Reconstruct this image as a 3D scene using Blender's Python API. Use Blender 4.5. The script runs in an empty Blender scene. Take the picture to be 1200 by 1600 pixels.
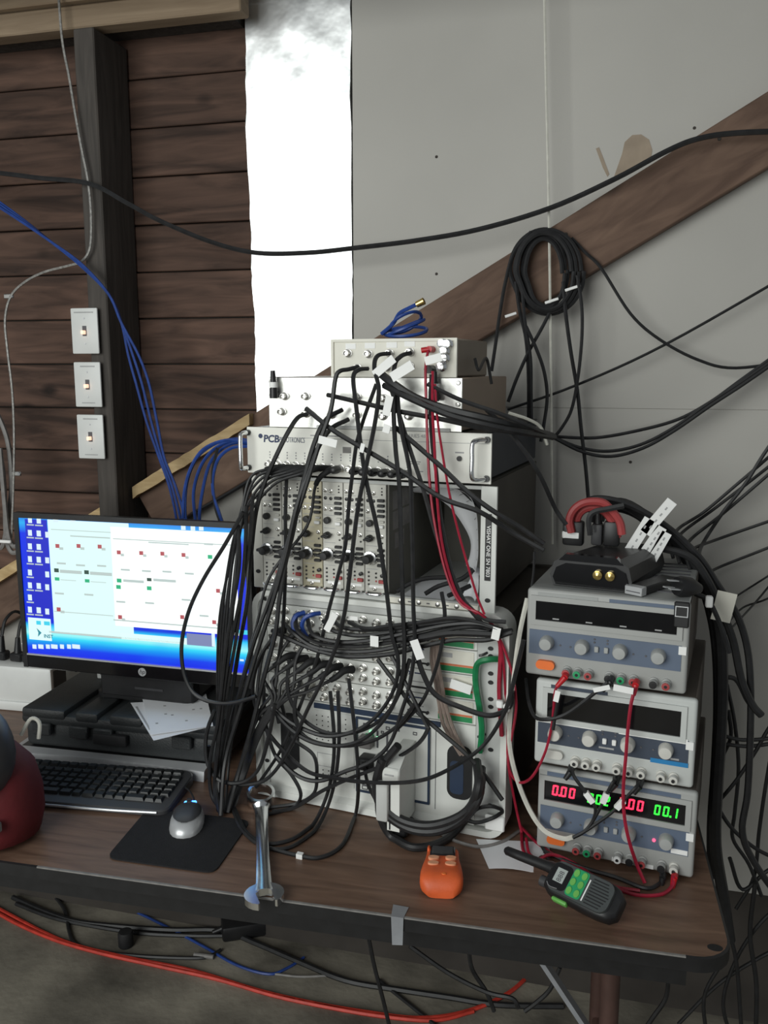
import bpy, bmesh, math, random
from mathutils import Vector as V, Matrix

scene = bpy.context.scene
COL = scene.collection
PI = math.pi
random.seed(7)

# ------------------------------------------------------------------ camera
CAM = V((0.0, 0.0, 1.60))
YAW, PITCH, FPX = math.radians(14.5), math.radians(9.46), 1350.0
cam = bpy.data.cameras.new('camera')
cam.sensor_fit = 'VERTICAL'
cam.sensor_height = 32.0
cam.lens = FPX / 1600.0 * 32.0
cam.clip_start = 0.02
camo = bpy.data.objects.new('camera', cam)
camo.location = CAM
camo.rotation_euler = (PI / 2 - PITCH, 0, YAW)
COL.objects.link(camo)
scene.camera = camo

# ------------------------------------------------------------------ world, light, exposure
w = bpy.data.worlds.new('world'); scene.world = w
w.use_nodes = True
bg = w.node_tree.nodes['Background']
bg.inputs[0].default_value = (0.92, 0.97, 1.0, 1)
bg.inputs[1].default_value = 0.20
scene.view_settings.view_transform = 'Standard'
scene.view_settings.look = 'None'
scene.view_settings.gamma = 1.0
scene.view_settings.use_curve_mapping = False
scene.view_settings.exposure = 0.0

def area(name, loc, target, sx, sy, power, col):
    l = bpy.data.lights.new(name, 'AREA'); l.shape = 'RECTANGLE'
    l.size = sx; l.size_y = sy; l.energy = power; l.color = col
    o = bpy.data.objects.new(name, l); o.location = loc
    o.rotation_euler = (V(target) - V(loc)).to_track_quat('-Z', 'Y').to_euler()
    COL.objects.link(o); return o
# daylight through the open shop door, behind and left of the camera
area('door_daylight', (-1.55, -1.60, 2.0), (-0.55, 2.0, 1.35), 2.3, 2.2, 84.0, (0.97, 1.0, 0.97))

# ------------------------------------------------------------------ pixel rays (image taken as 1200 x 1600)
_R = V((math.cos(YAW), math.sin(YAW), 0))
_F = V((-math.sin(YAW) * math.cos(PITCH), math.cos(YAW) * math.cos(PITCH), -math.sin(PITCH)))
_U = _R.cross(_F)
def ray(x, y): return _F + _R * ((x - 600) / FPX) - _U * ((y - 800) / FPX)
def on_plane(x, y, p, n):
    d = ray(x, y); return CAM + d * ((V(p) - CAM).dot(n) / d.dot(n))
def dp(x, y, yy): return on_plane(x, y, (0, yy, 0), V((0, 1, 0)))
def hz(x, y, z): return on_plane(x, y, (0, 0, z), V((0, 0, 1)))
TT = 0.74                                   # table top height
WALL = 2.03                                 # wall panel plane
RA = math.radians(-6.93); RO = V((-0.66, 1.549, TT))       # rack stack frame
PA = math.radians(-8.0); PO = V((-0.0945, 1.471, TT))      # power supply frame
def fr(o, a, x, y, z): return V(o) + V((math.cos(a) * x - math.sin(a) * y, math.sin(a) * x + math.cos(a) * y, z))
def rk(x, y, off=0.03): n = V((math.sin(RA), -math.cos(RA), 0)); return on_plane(x, y, RO + n * off, n)
def psp(x, y, off=0.02): n = V((math.sin(PA), -math.cos(PA), 0)); return on_plane(x, y, PO + n * off, n)
def rloc(p): q = p - RO; return (q.x * math.cos(RA) + q.y * math.sin(RA), q.z)

# ------------------------------------------------------------------ materials
def _nodes(name):
    m = bpy.data.materials.new(name); m.use_nodes = True
    nt = m.node_tree; return m, nt, nt.nodes['Principled BSDF']
def mat(name, col, rough=0.5, metal=0.0, var=0.12, scale=30.0, bump=0.0, bscale=200.0, stretch=(1, 1, 1), coat=0.0, spec=0.5):
    m, nt, b = _nodes(name)
    tc = nt.nodes.new('ShaderNodeTexCoord'); mp = nt.nodes.new('ShaderNodeMapping')
    mp.inputs['Scale'].default_value = stretch
    nt.links.new(tc.outputs['Object'], mp.inputs[0])
    n = nt.nodes.new('ShaderNodeTexNoise'); n.inputs['Scale'].default_value = scale; n.inputs['Detail'].default_value = 4
    nt.links.new(mp.outputs[0], n.inputs['Vector'])
    r = nt.nodes.new('ShaderNodeValToRGB')
    r.color_ramp.elements[0].position = 0.3; r.color_ramp.elements[1].position = 0.7
    r.color_ramp.elements[0].color = tuple(c * (1 - var) for c in col) + (1,)
    r.color_ramp.elements[1].color = tuple(min(1, c * (1 + var)) for c in col) + (1,)
    nt.links.new(n.outputs[0], r.inputs[0]); nt.links.new(r.outputs[0], b.inputs['Base Color'])
    b.inputs['Roughness'].default_value = rough; b.inputs['Metallic'].default_value = metal
    b.inputs['Coat Weight'].default_value = coat
    b.inputs['Specular IOR Level'].default_value = spec
    if bump:
        n2 = nt.nodes.new('ShaderNodeTexNoise'); n2.inputs['Scale'].default_value = bscale
        nt.links.new(mp.outputs[0], n2.inputs['Vector'])
        bp = nt.nodes.new('ShaderNodeBump'); bp.inputs['Strength'].default_value = bump; bp.inputs['Distance'].default_value = 0.004
        nt.links.new(n2.outputs[0], bp.inputs['Height']); nt.links.new(bp.outputs[0], b.inputs['Normal'])
    return m
def emat(name, col, strength, base=(0.02, 0.02, 0.02)):
    m, nt, b = _nodes(name)
    b.inputs['Base Color'].default_value = base + (1,)
    b.inputs['Emission Color'].default_value = tuple(col) + (1,)
    b.inputs['Emission Strength'].default_value = strength
    b.inputs['Roughness'].default_value = 0.4
    return m
def woodmat(name, dark, light, rough=0.7, scale=6.0, stretch=(1.2, 10, 14), seam=0.0, knots=0.0, spec=0.3):
    m, nt, b = _nodes(name)
    L = nt.links.new
    tc = nt.nodes.new('ShaderNodeTexCoord'); oi = nt.nodes.new('ShaderNodeObjectInfo')
    add = nt.nodes.new('ShaderNodeVectorMath'); add.operation = 'MULTIPLY_ADD'
    L(oi.outputs['Random'], add.inputs[0]); add.inputs[1].default_value = (31, 17, 23); L(tc.outputs['Object'], add.inputs[2])
    mp = nt.nodes.new('ShaderNodeMapping'); mp.inputs['Scale'].default_value = stretch; L(add.outputs[0], mp.inputs[0])
    n = nt.nodes.new('ShaderNodeTexNoise'); n.inputs['Scale'].default_value = scale; n.inputs['Detail'].default_value = 7; n.inputs['Distortion'].default_value = 0.8
    L(mp.outputs[0], n.inputs['Vector'])
    r = nt.nodes.new('ShaderNodeValToRGB')
    r.color_ramp.elements[0].position = 0.32; r.color_ramp.elements[1].position = 0.72
    r.color_ramp.elements[0].color = tuple(dark) + (1,); r.color_ramp.elements[1].color = tuple(light) + (1,)
    L(n.outputs[0], r.inputs[0])
    hs = nt.nodes.new('ShaderNodeHueSaturation')
    mm = nt.nodes.new('ShaderNodeMath'); mm.operation = 'MULTIPLY_ADD'; L(oi.outputs['Random'], mm.inputs[0]); mm.inputs[1].default_value = 0.4; mm.inputs[2].default_value = 0.8
    L(mm.outputs[0], hs.inputs['Value'])
    out = r.outputs[0]
    if knots:
        mp2 = nt.nodes.new('ShaderNodeMapping'); mp2.inputs['Scale'].default_value = (1, 1, 1.6); L(add.outputs[0], mp2.inputs[0])
        vo = nt.nodes.new('ShaderNodeTexVoronoi'); vo.inputs['Scale'].default_value = 4.5; L(mp2.outputs[0], vo.inputs['Vector'])
        r2 = nt.nodes.new('ShaderNodeValToRGB'); r2.color_ramp.elements[0].position = 0.05; r2.color_ramp.elements[1].position = 0.15
        r2.color_ramp.elements[0].color = (knots, knots, knots, 1); r2.color_ramp.elements[1].color = (1, 1, 1, 1)
        L(vo.outputs['Distance'], r2.inputs[0])
        mx = nt.nodes.new('ShaderNodeMix'); mx.data_type = 'RGBA'; mx.blend_type = 'MULTIPLY'; mx.inputs[0].default_value = 1.0
        L(r.outputs[0], mx.inputs[6]); L(r2.outputs[0], mx.inputs[7]); out = mx.outputs[2]
    L(out, hs.inputs['Color']); L(hs.outputs[0], b.inputs['Base Color'])
    b.inputs['Roughness'].default_value = rough; b.inputs['Specular IOR Level'].default_value = spec
    bp = nt.nodes.new('ShaderNodeBump'); bp.inputs['Strength'].default_value = 0.25; bp.inputs['Distance'].default_value = 0.003
    L(n.outputs[0], bp.inputs['Height']); L(bp.outputs[0], b.inputs['Normal'])
    return m

M = {}
M['plank'] = woodmat('old_plank_wood', (0.040, 0.023, 0.017), (0.150, 0.086, 0.062), 0.75, 4.0, (1.0, 5, 7.5), knots=0.25)
M['stud'] = woodmat('dark_stud_wood', (0.045, 0.040, 0.036), (0.080, 0.070, 0.062), 0.8, 5.0, (12, 12, 1))
M['header'] = woodmat('tan_header_wood', (0.26, 0.19, 0.125), (0.37, 0.28, 0.19), 0.75, 4.0, (1, 8, 12))
M['brace'] = woodmat('brown_brace_wood', (0.095, 0.058, 0.042), (0.175, 0.112, 0.080), 0.75, 5.0, (1.5, 9, 6), knots=0.5)
M['lath'] = woodmat('pale_lath_wood', (0.42, 0.29, 0.14), (0.62, 0.46, 0.25), 0.7, 7.0, (2, 12, 8))
M['laminate'] = woodmat('walnut_laminate', (0.095, 0.054, 0.036), (0.190, 0.115, 0.078), 0.42, 4.0, (1.5, 11, 5), spec=0.4)
M['wall'] = mat('painted_wall_board', (0.475, 0.46, 0.425), 0.75, 0, 0.06, 2.2, 0.05, 120)
M['wallback'] = mat('dark_backing', (0.06, 0.052, 0.045), 0.9, 0, 0.3, 5)
M['concrete'] = mat('stained_concrete', (0.225, 0.205, 0.165), 0.85, 0, 0.55, 4.5, 0.4, 50)
M['foil'] = mat('silver_foil', (0.93, 0.95, 0.96), 0.42, 0.95, 0.05, 6, 0.30, 26)
M['patch'] = mat('bare_brown_paper', (0.36, 0.29, 0.22), 0.9, 0, 0.15, 20)
M['white_plastic'] = mat('white_plastic', (0.70, 0.71, 0.69), 0.4, 0, 0.04, 20)
M['ivory_paint'] = mat('ivory_paint', (0.76, 0.74, 0.65), 0.45, 0, 0.05, 14)
M['panel_white'] = mat('enamel_white_panel', (0.88, 0.87, 0.80), 0.45, 0, 0.04, 10)
M['module_grey'] = mat('warm_grey_faceplate', (0.56, 0.55, 0.50), 0.45, 0.15, 0.06, 16)
M['chassis_white'] = mat('chassis_white', (0.76, 0.77, 0.73), 0.5, 0, 0.05, 9)
M['chassis_grey'] = mat('chassis_grey', (0.56, 0.57, 0.55), 0.5, 0, 0.05, 9)
M['alu'] = mat('brushed_aluminium', (0.74, 0.74, 0.70), 0.33, 0.75, 0.06, 8, 0.05, 300, (1, 1, 14))
M['tan_paint'] = mat('taupe_sheet_metal', (0.31, 0.24, 0.185), 0.55, 0.1, 0.06, 9)
M['taupe'] = mat('taupe_cover', (0.235, 0.195, 0.155), 0.55, 0.1, 0.06, 9)
M['darkmetal'] = mat('dark_blue_sheet', (0.030, 0.036, 0.048), 0.5, 0.3, 0.2, 7)
M['rackside'] = mat('olive_brown_sheet', (0.060, 0.052, 0.042), 0.55, 0.2, 0.35, 6)
M['black'] = mat('black_plastic', (0.014, 0.014, 0.015), 0.42, 0, 0.2, 40)
M['blackmatte'] = mat('black_rubber', (0.012, 0.012, 0.013), 0.7, 0, 0.25, 60)
M['cable'] = mat('black_cable_jacket', (0.017, 0.017, 0.018), 0.48, 0, 0.3, 60)
M['cable2'] = mat('dark_grey_cable_jacket', (0.030, 0.030, 0.031), 0.5, 0, 0.3, 60)
M['greycable'] = mat('grey_cable_jacket', (0.22, 0.21, 0.20), 0.5, 0, 0.2, 50)
M['whitecable'] = mat('off_white_cord', (0.64, 0.63, 0.56), 0.6, 0, 0.10, 60)
M['bluecable'] = mat('blue_cable_jacket', (0.018, 0.058, 0.27), 0.42, 0, 0.2, 60)
M['redcable'] = mat('red_cable_jacket', (0.34, 0.012, 0.035), 0.42, 0, 0.2, 60)
M['floorred'] = mat('orange_red_cable_jacket', (0.62, 0.05, 0.03), 0.5, 0, 0.2, 40)
M['greencable'] = mat('green_cable_jacket', (0.01, 0.20, 0.07), 0.45, 0, 0.2, 60)
M['ribbon'] = mat('brown_grey_ribbon', (0.26, 0.20, 0.17), 0.6, 0, 0.3, 90, 0, 200, (12, 1, 1))
M['conduit'] = mat('armoured_conduit', (0.36, 0.35, 0.33), 0.45, 0.4, 0.35, 160)
M['chrome'] = mat('chrome', (0.90, 0.91, 0.92), 0.18, 1.0, 0.04, 20)
M['steel'] = mat('nickel_steel', (0.62, 0.61, 0.58), 0.3, 0.9, 0.12, 40)
M['gold'] = mat('gold_plating', (0.85, 0.62, 0.22), 0.22, 1.0, 0.05, 40)
M['paper'] = mat('white_paper', (0.88, 0.89, 0.91), 0.8, 0, 0.02, 12)
M['tag'] = mat('white_label_tape', (0.92, 0.92, 0.90), 0.6, 0, 0.03, 20)
M['ink'] = mat('grey_print', (0.10, 0.10, 0.11), 0.7, 0, 0.2, 60)
M['paleink'] = mat('pale_grey_print', (0.40, 0.40, 0.40), 0.7, 0, 0.1, 60)
M['blueink'] = mat('dark_blue_print', (0.020, 0.035, 0.10), 0.5, 0, 0.1, 60)
M['navy'] = mat('navy_paint', (0.022, 0.040, 0.080), 0.45, 0, 0.1, 20)
M['psu_grey'] = mat('power_supply_grey', (0.40, 0.405, 0.39), 0.5, 0, 0.04, 12)
M['psu_white'] = mat('power_supply_off_white', (0.58, 0.60, 0.58), 0.5, 0, 0.04, 12)
M['psu_blue'] = mat('slate_blue_panel', (0.115, 0.150, 0.215), 0.5, 0, 0.06, 14)
M['psu_navy'] = mat('navy_grey_panel', (0.050, 0.065, 0.095), 0.5, 0, 0.06, 14)
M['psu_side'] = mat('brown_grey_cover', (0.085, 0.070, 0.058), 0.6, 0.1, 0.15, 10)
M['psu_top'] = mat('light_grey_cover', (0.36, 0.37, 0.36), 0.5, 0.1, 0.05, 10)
M['knob_grey'] = mat('pale_grey_knob', (0.40, 0.41, 0.40), 0.5, 0, 0.06, 30)
M['knob_white'] = mat('white_knob', (0.66, 0.65, 0.60), 0.45, 0, 0.05, 30)
M['glassblack'] = mat('black_display_glass', (0.008, 0.008, 0.009), 0.12, 0, 0.2, 20)
M['orange'] = mat('orange_plastic', (0.90, 0.19, 0.035), 0.45, 0, 0.08, 20)
M['detector'] = mat('orange_rubber', (0.72, 0.12, 0.030), 0.5, 0, 0.12, 30, 0.06, 300)
M['detector_key'] = mat('pale_orange_key', (0.78, 0.36, 0.20), 0.5, 0, 0.08, 30)
M['red'] = mat('red_plastic', (0.50, 0.012, 0.018), 0.42, 0, 0.1, 20)
M['redpost'] = mat('dull_red_plastic', (0.40, 0.06, 0.06), 0.45, 0, 0.1, 20)
M['green'] = mat('green_plastic', (0.02, 0.34, 0.13), 0.45, 0, 0.1, 20)
M['darkred'] = mat('dark_red_fabric', (0.105, 0.007, 0.010), 0.75, 0, 0.25, 14, 0.15, 80)
M['darkgrey'] = mat('dark_grey_plastic', (0.050, 0.050, 0.053), 0.42, 0, 0.15, 14)
M['stripe_green'] = mat('green_stripe_print', (0.02, 0.26, 0.09), 0.5, 0, 0.06, 30)
M['stripe_red'] = mat('orange_stripe_print', (0.62, 0.17, 0.07), 0.5, 0, 0.06, 30)
M['skyblue'] = mat('bright_blue_print', (0.02, 0.22, 0.50), 0.5, 0, 0.06, 30)
M['case'] = mat('black_hard_case', (0.026, 0.029, 0.030), 0.5, 0, 0.2, 18, 0.2, 260)
M['silver'] = mat('silver_plastic', (0.60, 0.61, 0.62), 0.36, 0.45, 0.08, 12)
M['pad'] = mat('black_cloth_pad', (0.010, 0.010, 0.012), 0.9, 0, 0.2, 80, 0.2, 500)
M['key'] = mat('key_black', (0.024, 0.026, 0.027), 0.4, 0, 0.1, 30)
M['tape'] = mat('grey_duct_tape', (0.30, 0.31, 0.33), 0.45, 0.2, 0.1, 30)
M['leg'] = mat('reddish_brown_steel', (0.10, 0.055, 0.045), 0.55, 0.3, 0.3, 12)
M['bayinside'] = mat('bay_inside_grey', (0.15, 0.145, 0.125), 0.6, 0.2, 0.15, 8)
M['radiogrey'] = mat('radio_grey', (0.060, 0.068, 0.068), 0.5, 0, 0.1, 30)
M['radiogreen'] = mat('radio_green', (0.16, 0.48, 0.10), 0.45, 0, 0.1, 30)
M['lcd'] = mat('grey_lcd', (0.42, 0.46, 0.44), 0.3, 0, 0.08, 60)
M['led_red'] = emat('red_led_segments', (1.0, 0.02, 0.06), 3.0)
M['led_green'] = emat('green_led_segments', (0.03, 1.0, 0.05), 1.6)
M['led_pink'] = emat('pink_led', (1.0, 0.12, 0.25), 1.5)
M['led_lamp'] = emat('green_lamp', (0.3, 1.0, 0.5), 1.6)
M['neon'] = emat('neon_toggle', (1.0, 0.55, 0.38), 1.3, (0.6, 0.5, 0.4))
M['mouse_led'] = emat('blue_lamp', (0.05, 0.25, 1.0), 5.0)
# ------------------------------------------------------------------ mesh helpers
class B:
    def __init__(s): s.v = []; s.f = []
    def add(s, v, f):
        o = len(s.v); s.v += [tuple(p) for p in v]; s.f += [tuple(i + o for i in q) for q in f]; return s
    def box(s, x0, x1, y0, y1, z0, z1, bev=0.0, seg=1):
        if bev <= 0:
            v = [(x, y, z) for z in (z0, z1) for y in (y0, y1) for x in (x0, x1)]
            return s.add(v, [(0, 2, 3, 1), (4, 5, 7, 6), (0, 1, 5, 4), (2, 6, 7, 3), (0, 4, 6, 2), (1, 3, 7, 5)])
        bm = bmesh.new(); bmesh.ops.create_cube(bm, size=1)
        for q in bm.verts:
            q.co = V(((x0 + x1) / 2 + q.co.x * (x1 - x0), (y0 + y1) / 2 + q.co.y * (y1 - y0), (z0 + z1) / 2 + q.co.z * (z1 - z0)))
        bev = min(bev, abs(x1 - x0) * .49, abs(y1 - y0) * .49, abs(z1 - z0) * .49)
        bmesh.ops.bevel(bm, geom=bm.edges[:], offset=bev, segments=seg, affect='EDGES', profile=0.5)
        return s.bm(bm)
    def bm(s, bm):
        bm.verts.index_update(); v = [q.co[:] for q in bm.verts]; f = [[q.index for q in k.verts] for k in bm.faces]
        bm.free(); return s.add(v, f)
    def cyl(s, p0, p1, r0, r1=None, n=12, caps=True):
        return s.tube([p0, p1], None, n, radii=[r0, r0 if r1 is None else r1], caps=caps)
    def tube(s, pts, r, n=6, radii=None, caps=True):
        pts = [V(p) for p in pts]; o = len(s.v); m = len(pts)
        t0 = (pts[1] - pts[0]).normalized()
        a = V((0, 0, 1)) if abs(t0.z) < .9 else V((1, 0, 0))
        nrm = t0.cross(a).normalized(); prev = t0
        for i, p in enumerate(pts):
            t = (pts[min(i + 1, m - 1)] - pts[max(i - 1, 0)])
            t = t.normalized() if t.length > 1e-9 else prev
            q = prev.rotation_difference(t); nrm = (q @ nrm); nrm = (nrm - t * nrm.dot(t)).normalized(); prev = t
            bn = t.cross(nrm); rr = radii[i] if radii else r
            for k in range(n):
                an = 2 * PI * k / n
                s.v.append(tuple(p + nrm * (math.cos(an) * rr) + bn * (math.sin(an) * rr)))
        for i in range(m - 1):
            for k in range(n):
                k2 = (k + 1) % n
                s.f.append((o + i * n + k, o + i * n + k2, o + (i + 1) * n + k2, o + (i + 1) * n + k))
        if caps:
            s.f.append(tuple(o + k for k in range(n))[::-1]); s.f.append(tuple(o + (m - 1) * n + k for k in range(n)))
        return s
    def prism(s, poly, a0, a1, axis='y'):
        def P(p, a):
            return (p[0], a, p[1]) if axis == 'y' else ((p[0], p[1], a) if axis == 'z' else (a, p[0], p[1]))
        n = len(poly); v = [P(p, a0) for p in poly] + [P(p, a1) for p in poly]
        f = [tuple(range(n))[::-1], tuple(range(n, 2 * n))] + [(i, (i + 1) % n, n + (i + 1) % n, n + i) for i in range(n)]
        return s.add(v, f)
    def frame(s, x0, x1, z0, z1, t, y0, y1):
        return s.box(x0, x0 + t, y0, y1, z0, z1).box(x1 - t, x1, y0, y1, z0, z1).box(x0 + t, x1 - t, y0, y1, z0, z0 + t).box(x0 + t, x1 - t, y0, y1, z1 - t, z1)
    def lathe(s, prof, o=(0, 0, 0), axis='z', n=16):
        # prof: (radius, height); axis '-y' points toward the viewer in a front panel frame
        k0 = len(s.v); o = V(o)
        for r, h in prof:
            for k in range(n):
                a = 2 * PI * k / n; c, d = math.cos(a) * r, math.sin(a) * r
                s.v.append(tuple(o + (V((c, d, h)) if axis == 'z' else V((c, -h, d)))))
        m = len(prof)
        for i in range(m - 1):
            for k in range(n):
                k2 = (k + 1) % n; s.f.append((k0 + i * n + k, k0 + i * n + k2, k0 + (i + 1) * n + k2, k0 + (i + 1) * n + k))
        s.f.append(tuple(k0 + k for k in range(n))[::-1]); s.f.append(tuple(k0 + (m - 1) * n + k for k in range(n)))
        return s
    def xf(s, mtx, start=0):
        for i in range(start, len(s.v)): s.v[i] = tuple(mtx @ V(s.v[i]))
        return s
def rrect(x0, x1, z0, z1, r, seg=4):
    out = []
    for cx, cz, a0 in ((x1 - r, z1 - r, 0), (x0 + r, z1 - r, 90), (x0 + r, z0 + r, 180), (x1 - r, z0 + r, 270)):
        for k in range(seg + 1):
            a = math.radians(a0 + 90 * k / seg); out.append((cx + r * math.cos(a), cz + r * math.sin(a)))
    return out
def ell(cx, cz, rx, rz, n=20): return [(cx + rx * math.cos(2 * PI * k / n), cz + rz * math.sin(2 * PI * k / n)) for k in range(n)]
def smoothpath(pts, sub=6):
    pts = [V(p) for p in pts]
    if len(pts) < 3: return pts
    out = []
    for i in range(len(pts) - 1):
        p0 = pts[i - 1] if i else pts[0] * 2 - pts[1]
        p1, p2 = pts[i], pts[i + 1]
        p3 = pts[i + 2] if i + 2 < len(pts) else pts[-1] * 2 - pts[-2]
        for k in range(sub):
            t = k / sub
            out.append(0.5 * ((2 * p1) + (p2 - p0) * t + (2 * p0 - 5 * p1 + 4 * p2 - p3) * t * t + (3 * p1 - p0 - 3 * p2 + p3) * t ** 3))
    out.append(pts[-1]); return out

def tagp(o, label=None, cat=None, group=None, kind=None):
    if label: o['label'] = label
    if cat: o['category'] = cat
    if group: o['group'] = group
    if kind: o['kind'] = kind
    return o
def mesh_of(name, b, m, smooth=True, angle=38):
    assert max(max(q) for q in b.f) < len(b.v), name
    me = bpy.data.meshes.new(name); me.from_pydata(b.v, [], b.f)
    bm = bmesh.new(); bm.from_mesh(me); bmesh.ops.recalc_face_normals(bm, faces=bm.faces[:]); bm.to_mesh(me); bm.free()
    me.materials.append(M[m] if isinstance(m, str) else m)
    if smooth:
        me.polygons.foreach_set('use_smooth', [True] * len(me.polygons)); me.set_sharp_from_angle(angle=math.radians(angle))
    me.update(); return me
def part(name, b, m, parent, label=None, smooth=True, angle=38):
    o = bpy.data.objects.new(name, mesh_of(name, b, m, smooth, angle)); COL.objects.link(o); o.parent = parent
    if label: o['label'] = label
    return o
def whole(name, b, m, label, cat, group=None, kind=None, smooth=True, angle=38):
    xs = [p[0] for p in b.v]; ys = [p[1] for p in b.v]; zs = [p[2] for p in b.v]
    c = V(((min(xs) + max(xs)) / 2, (min(ys) + max(ys)) / 2, min(zs)))
    b.v = [tuple(V(p) - c) for p in b.v]
    o = bpy.data.objects.new(name, mesh_of(name, b, m, smooth, angle)); COL.objects.link(o); o.location = c
    WO[o.name] = c
    return tagp(o, label, cat, group, kind)
WO = {}
def wpart(name, b, m, parent, label=None, smooth=True):
    o = bpy.data.objects.new(name, mesh_of(name, b, m, smooth)); COL.objects.link(o); o.parent = parent
    o.location = -WO[parent.name]
    if label: o['label'] = label
    return o
def thing(name, label, cat, loc=(0, 0, 0), rz=0.0, group=None, kind=None):
    o = bpy.data.objects.new(name, None); COL.objects.link(o); o.empty_display_size = 0.02
    o.location = loc; o.rotation_euler = (0, 0, rz)
    return tagp(o, label, cat, group, kind)
def dup(o, parent=None, loc=None):
    c = o.copy(); COL.objects.link(c)
    if parent: c.parent = parent
    if loc is not None: c.location = loc
    for ch in list(o.children): dup(ch, c)
    return c
def textmesh(txt, size, m, parent, name, loc, rot=(PI / 2, 0, 0), bold=0.0, align='LEFT', shear=0.0):
    cu = bpy.data.curves.new('lettering', 'FONT'); cu.body = txt; cu.size = size; cu.offset = bold; cu.shear = shear
    cu.align_x = align; cu.extrude = 0.0001; cu.resolution_u = 3
    t = bpy.data.objects.new('lettering_tmp', cu); COL.objects.link(t)
    dg = bpy.context.evaluated_depsgraph_get(); me = bpy.data.meshes.new_from_object(t.evaluated_get(dg))
    bpy.data.objects.remove(t); bpy.data.curves.remove(cu)
    me.materials.clear(); me.materials.append(M[m])
    o = bpy.data.objects.new(name, me); COL.objects.link(o); o.parent = parent; o.location = loc; o.rotation_euler = rot
    return o

def pt(e, kind, off, r):
    x, y = e[0], e[1]
    if len(e) > 2 and e[2] is not None: off = e[2]
    if len(e) > 3: kind = e[3]
    if kind == 'r': p = rk(x, y, off)
    elif kind == 'p': p = psp(x, y, off)
    elif kind == 'w': p = dp(x, y, WALL - off)
    elif kind == 'y': p = dp(x, y, off)
    elif kind == 'f': return hz(x, y, max(off, r))
    else: p = hz(x, y, TT + max(off, r))
    if kind in 'rpt' and p.z < TT + r and p.x < 0.2: p = hz(x, y, TT + r)
    return p
def cable(pts, r, m, label, kind='r', off=0.03, group=None, name='cable', sub=6, n=6, cat='cable', tags=()):
    P = [pt(e, kind, off, r) for e in pts]
    path = smoothpath(P, sub)
    for q in path:
        if kind in 'rt' and q.x < 0.2 and q.y < 1.9 and q.z < TT + r: q.z = TT + r
    b = B().tube(path, r, n)
    o = whole(name, b, m, label, cat, group)
    for k, tg in enumerate(tags):             # (index along control points 0..1, length, width, tilt)
        i = min(len(path) - 2, int(tg[0] * (len(path) - 1)))
        p = path[i]; d = (path[i + 1] - path[i]).normalized()
        ln, wd = tg[1], tg[2]
        side = d.cross(V((0, -1, 0))).normalized()
        q = B(); hw = wd / 2
        fwd = V((0, -1, 0))
        a = p - d * ln / 2; c = p + d * ln / 2
        th = r + 0.0008
        vs = []
        for s_ in (-1, 1):
            for e_ in (a, c):
                for t_ in (-th, th): vs.append(e_ + side * (hw * s_) + fwd * t_)
        q.add(vs, [(0, 1, 3, 2), (4, 6, 7, 5), (0, 4, 5, 1), (2, 3, 7, 6), (0, 2, 6, 4), (1, 5, 7, 3)])
        wpart('label_tag', q, 'tag', o, 'white label tag', smooth=False)
    return o
# ------------------------------------------------------------------ the setting
XL, XR = -2.9, 2.2
def struct(name, b, m, parent=None, smooth=False):
    o = bpy.data.objects.new(name, mesh_of(name, b, m, smooth)); COL.objects.link(o)
    if parent: o.parent = parent
    else: o['kind'] = 'structure'
    return o
struct('floor', B().box(XL, XR, -3.4, 2.2, -0.05, 0.0), 'concrete')
wb = struct('wall_back', B().box(XL, XR, 2.075, 2.16, 0.0, 3.2), 'wallback')
wl = struct('wall_left', B().box(XL, -0.62, 2.071, 2.0745, 0.75, 2.7), 'wallback')
k = 0
zz = 0.8035
while zz < 2.62:
    # old tongue planks, each slightly proud or shy of its neighbour
    dy = random.uniform(-0.003, 0.003)
    struct('plank', B().box(XL + 0.01, -0.63, 2.05 + dy, 2.0705, zz + 0.0018, zz + 0.1134, 0.002), 'plank', wl)
    zz += 0.1152
BU = lambda x: 1.983 + 0.585 * x            # upper edge of the diagonal brace
BL = lambda x: 1.831 + 0.585 * x            # lower edge
# grey board below the brace on the left
lw = struct('wall_lower', B().prism([(-0.90, 0.70), (-0.90, BL(-0.90) + .03), (-2.0, BL(-2.0) + .03), (-2.0, 0.66)], 2.034, 2.048), 'wall')  # board stops at table height; dark backing below stands in for under-table shade
# grey board wall on the right, two sheets with a joint
wr = struct('wall_right', B().box(-0.57, XR, 2.046, 2.074, 0.36, 3.1), 'wallback')
struct('panel', B().box(-0.600, XR, WALL, 2.0455, 1.5105, 3.15, 0.0004), 'wall', wr)
struct('panel', B().box(-0.600, XR, WALL + 0.002, 2.0455, 0.37, 1.5102, 0.0004), 'wall', wr)
for x, y in ((682, 245), (682, 428), (1085, 200), (985, 722)):
    p = dp(x, y, WALL)
    struct('nail', B().lathe([(0.0035, 0), (0.003, 0.0015)], (p.x, p.y, p.z), '-y', 8), 'wallback', wr, True)
# posts
def post(name, x0, x1, y0, y1, z0, z1, m='stud'):
    return struct(name, B().box(x0, x1, y0, y1, z0, z1, 0.003), m)
post('trim_1', -1.233, -1.180, 1.90, 2.045, 0.745, 2.372)
post('trim_2', -1.98, -1.90, 1.93, 2.045, 0.745, 2.372)
# tan header: two boards, upper one a little proud
h = struct('trim_3', B().box(XL + .02, -0.871, 1.965, 2.047, 2.392, 2.70), 'stud')
struct('plank', B().box(XL, -0.822, 1.915, 1.965, 2.378, 2.428, 0.003), 'header', h)
struct('plank', B().box(XL, -0.815, 1.900, 1.965, 2.431, 2.56, 0.003), 'header', h)
# ceiling joist above the frame (its shade falls on the top of the wall)
struct('trim_4', B().box(XL, XR, 1.68, 1.76, 2.425, 2.62, 0.004), 'stud')

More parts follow.
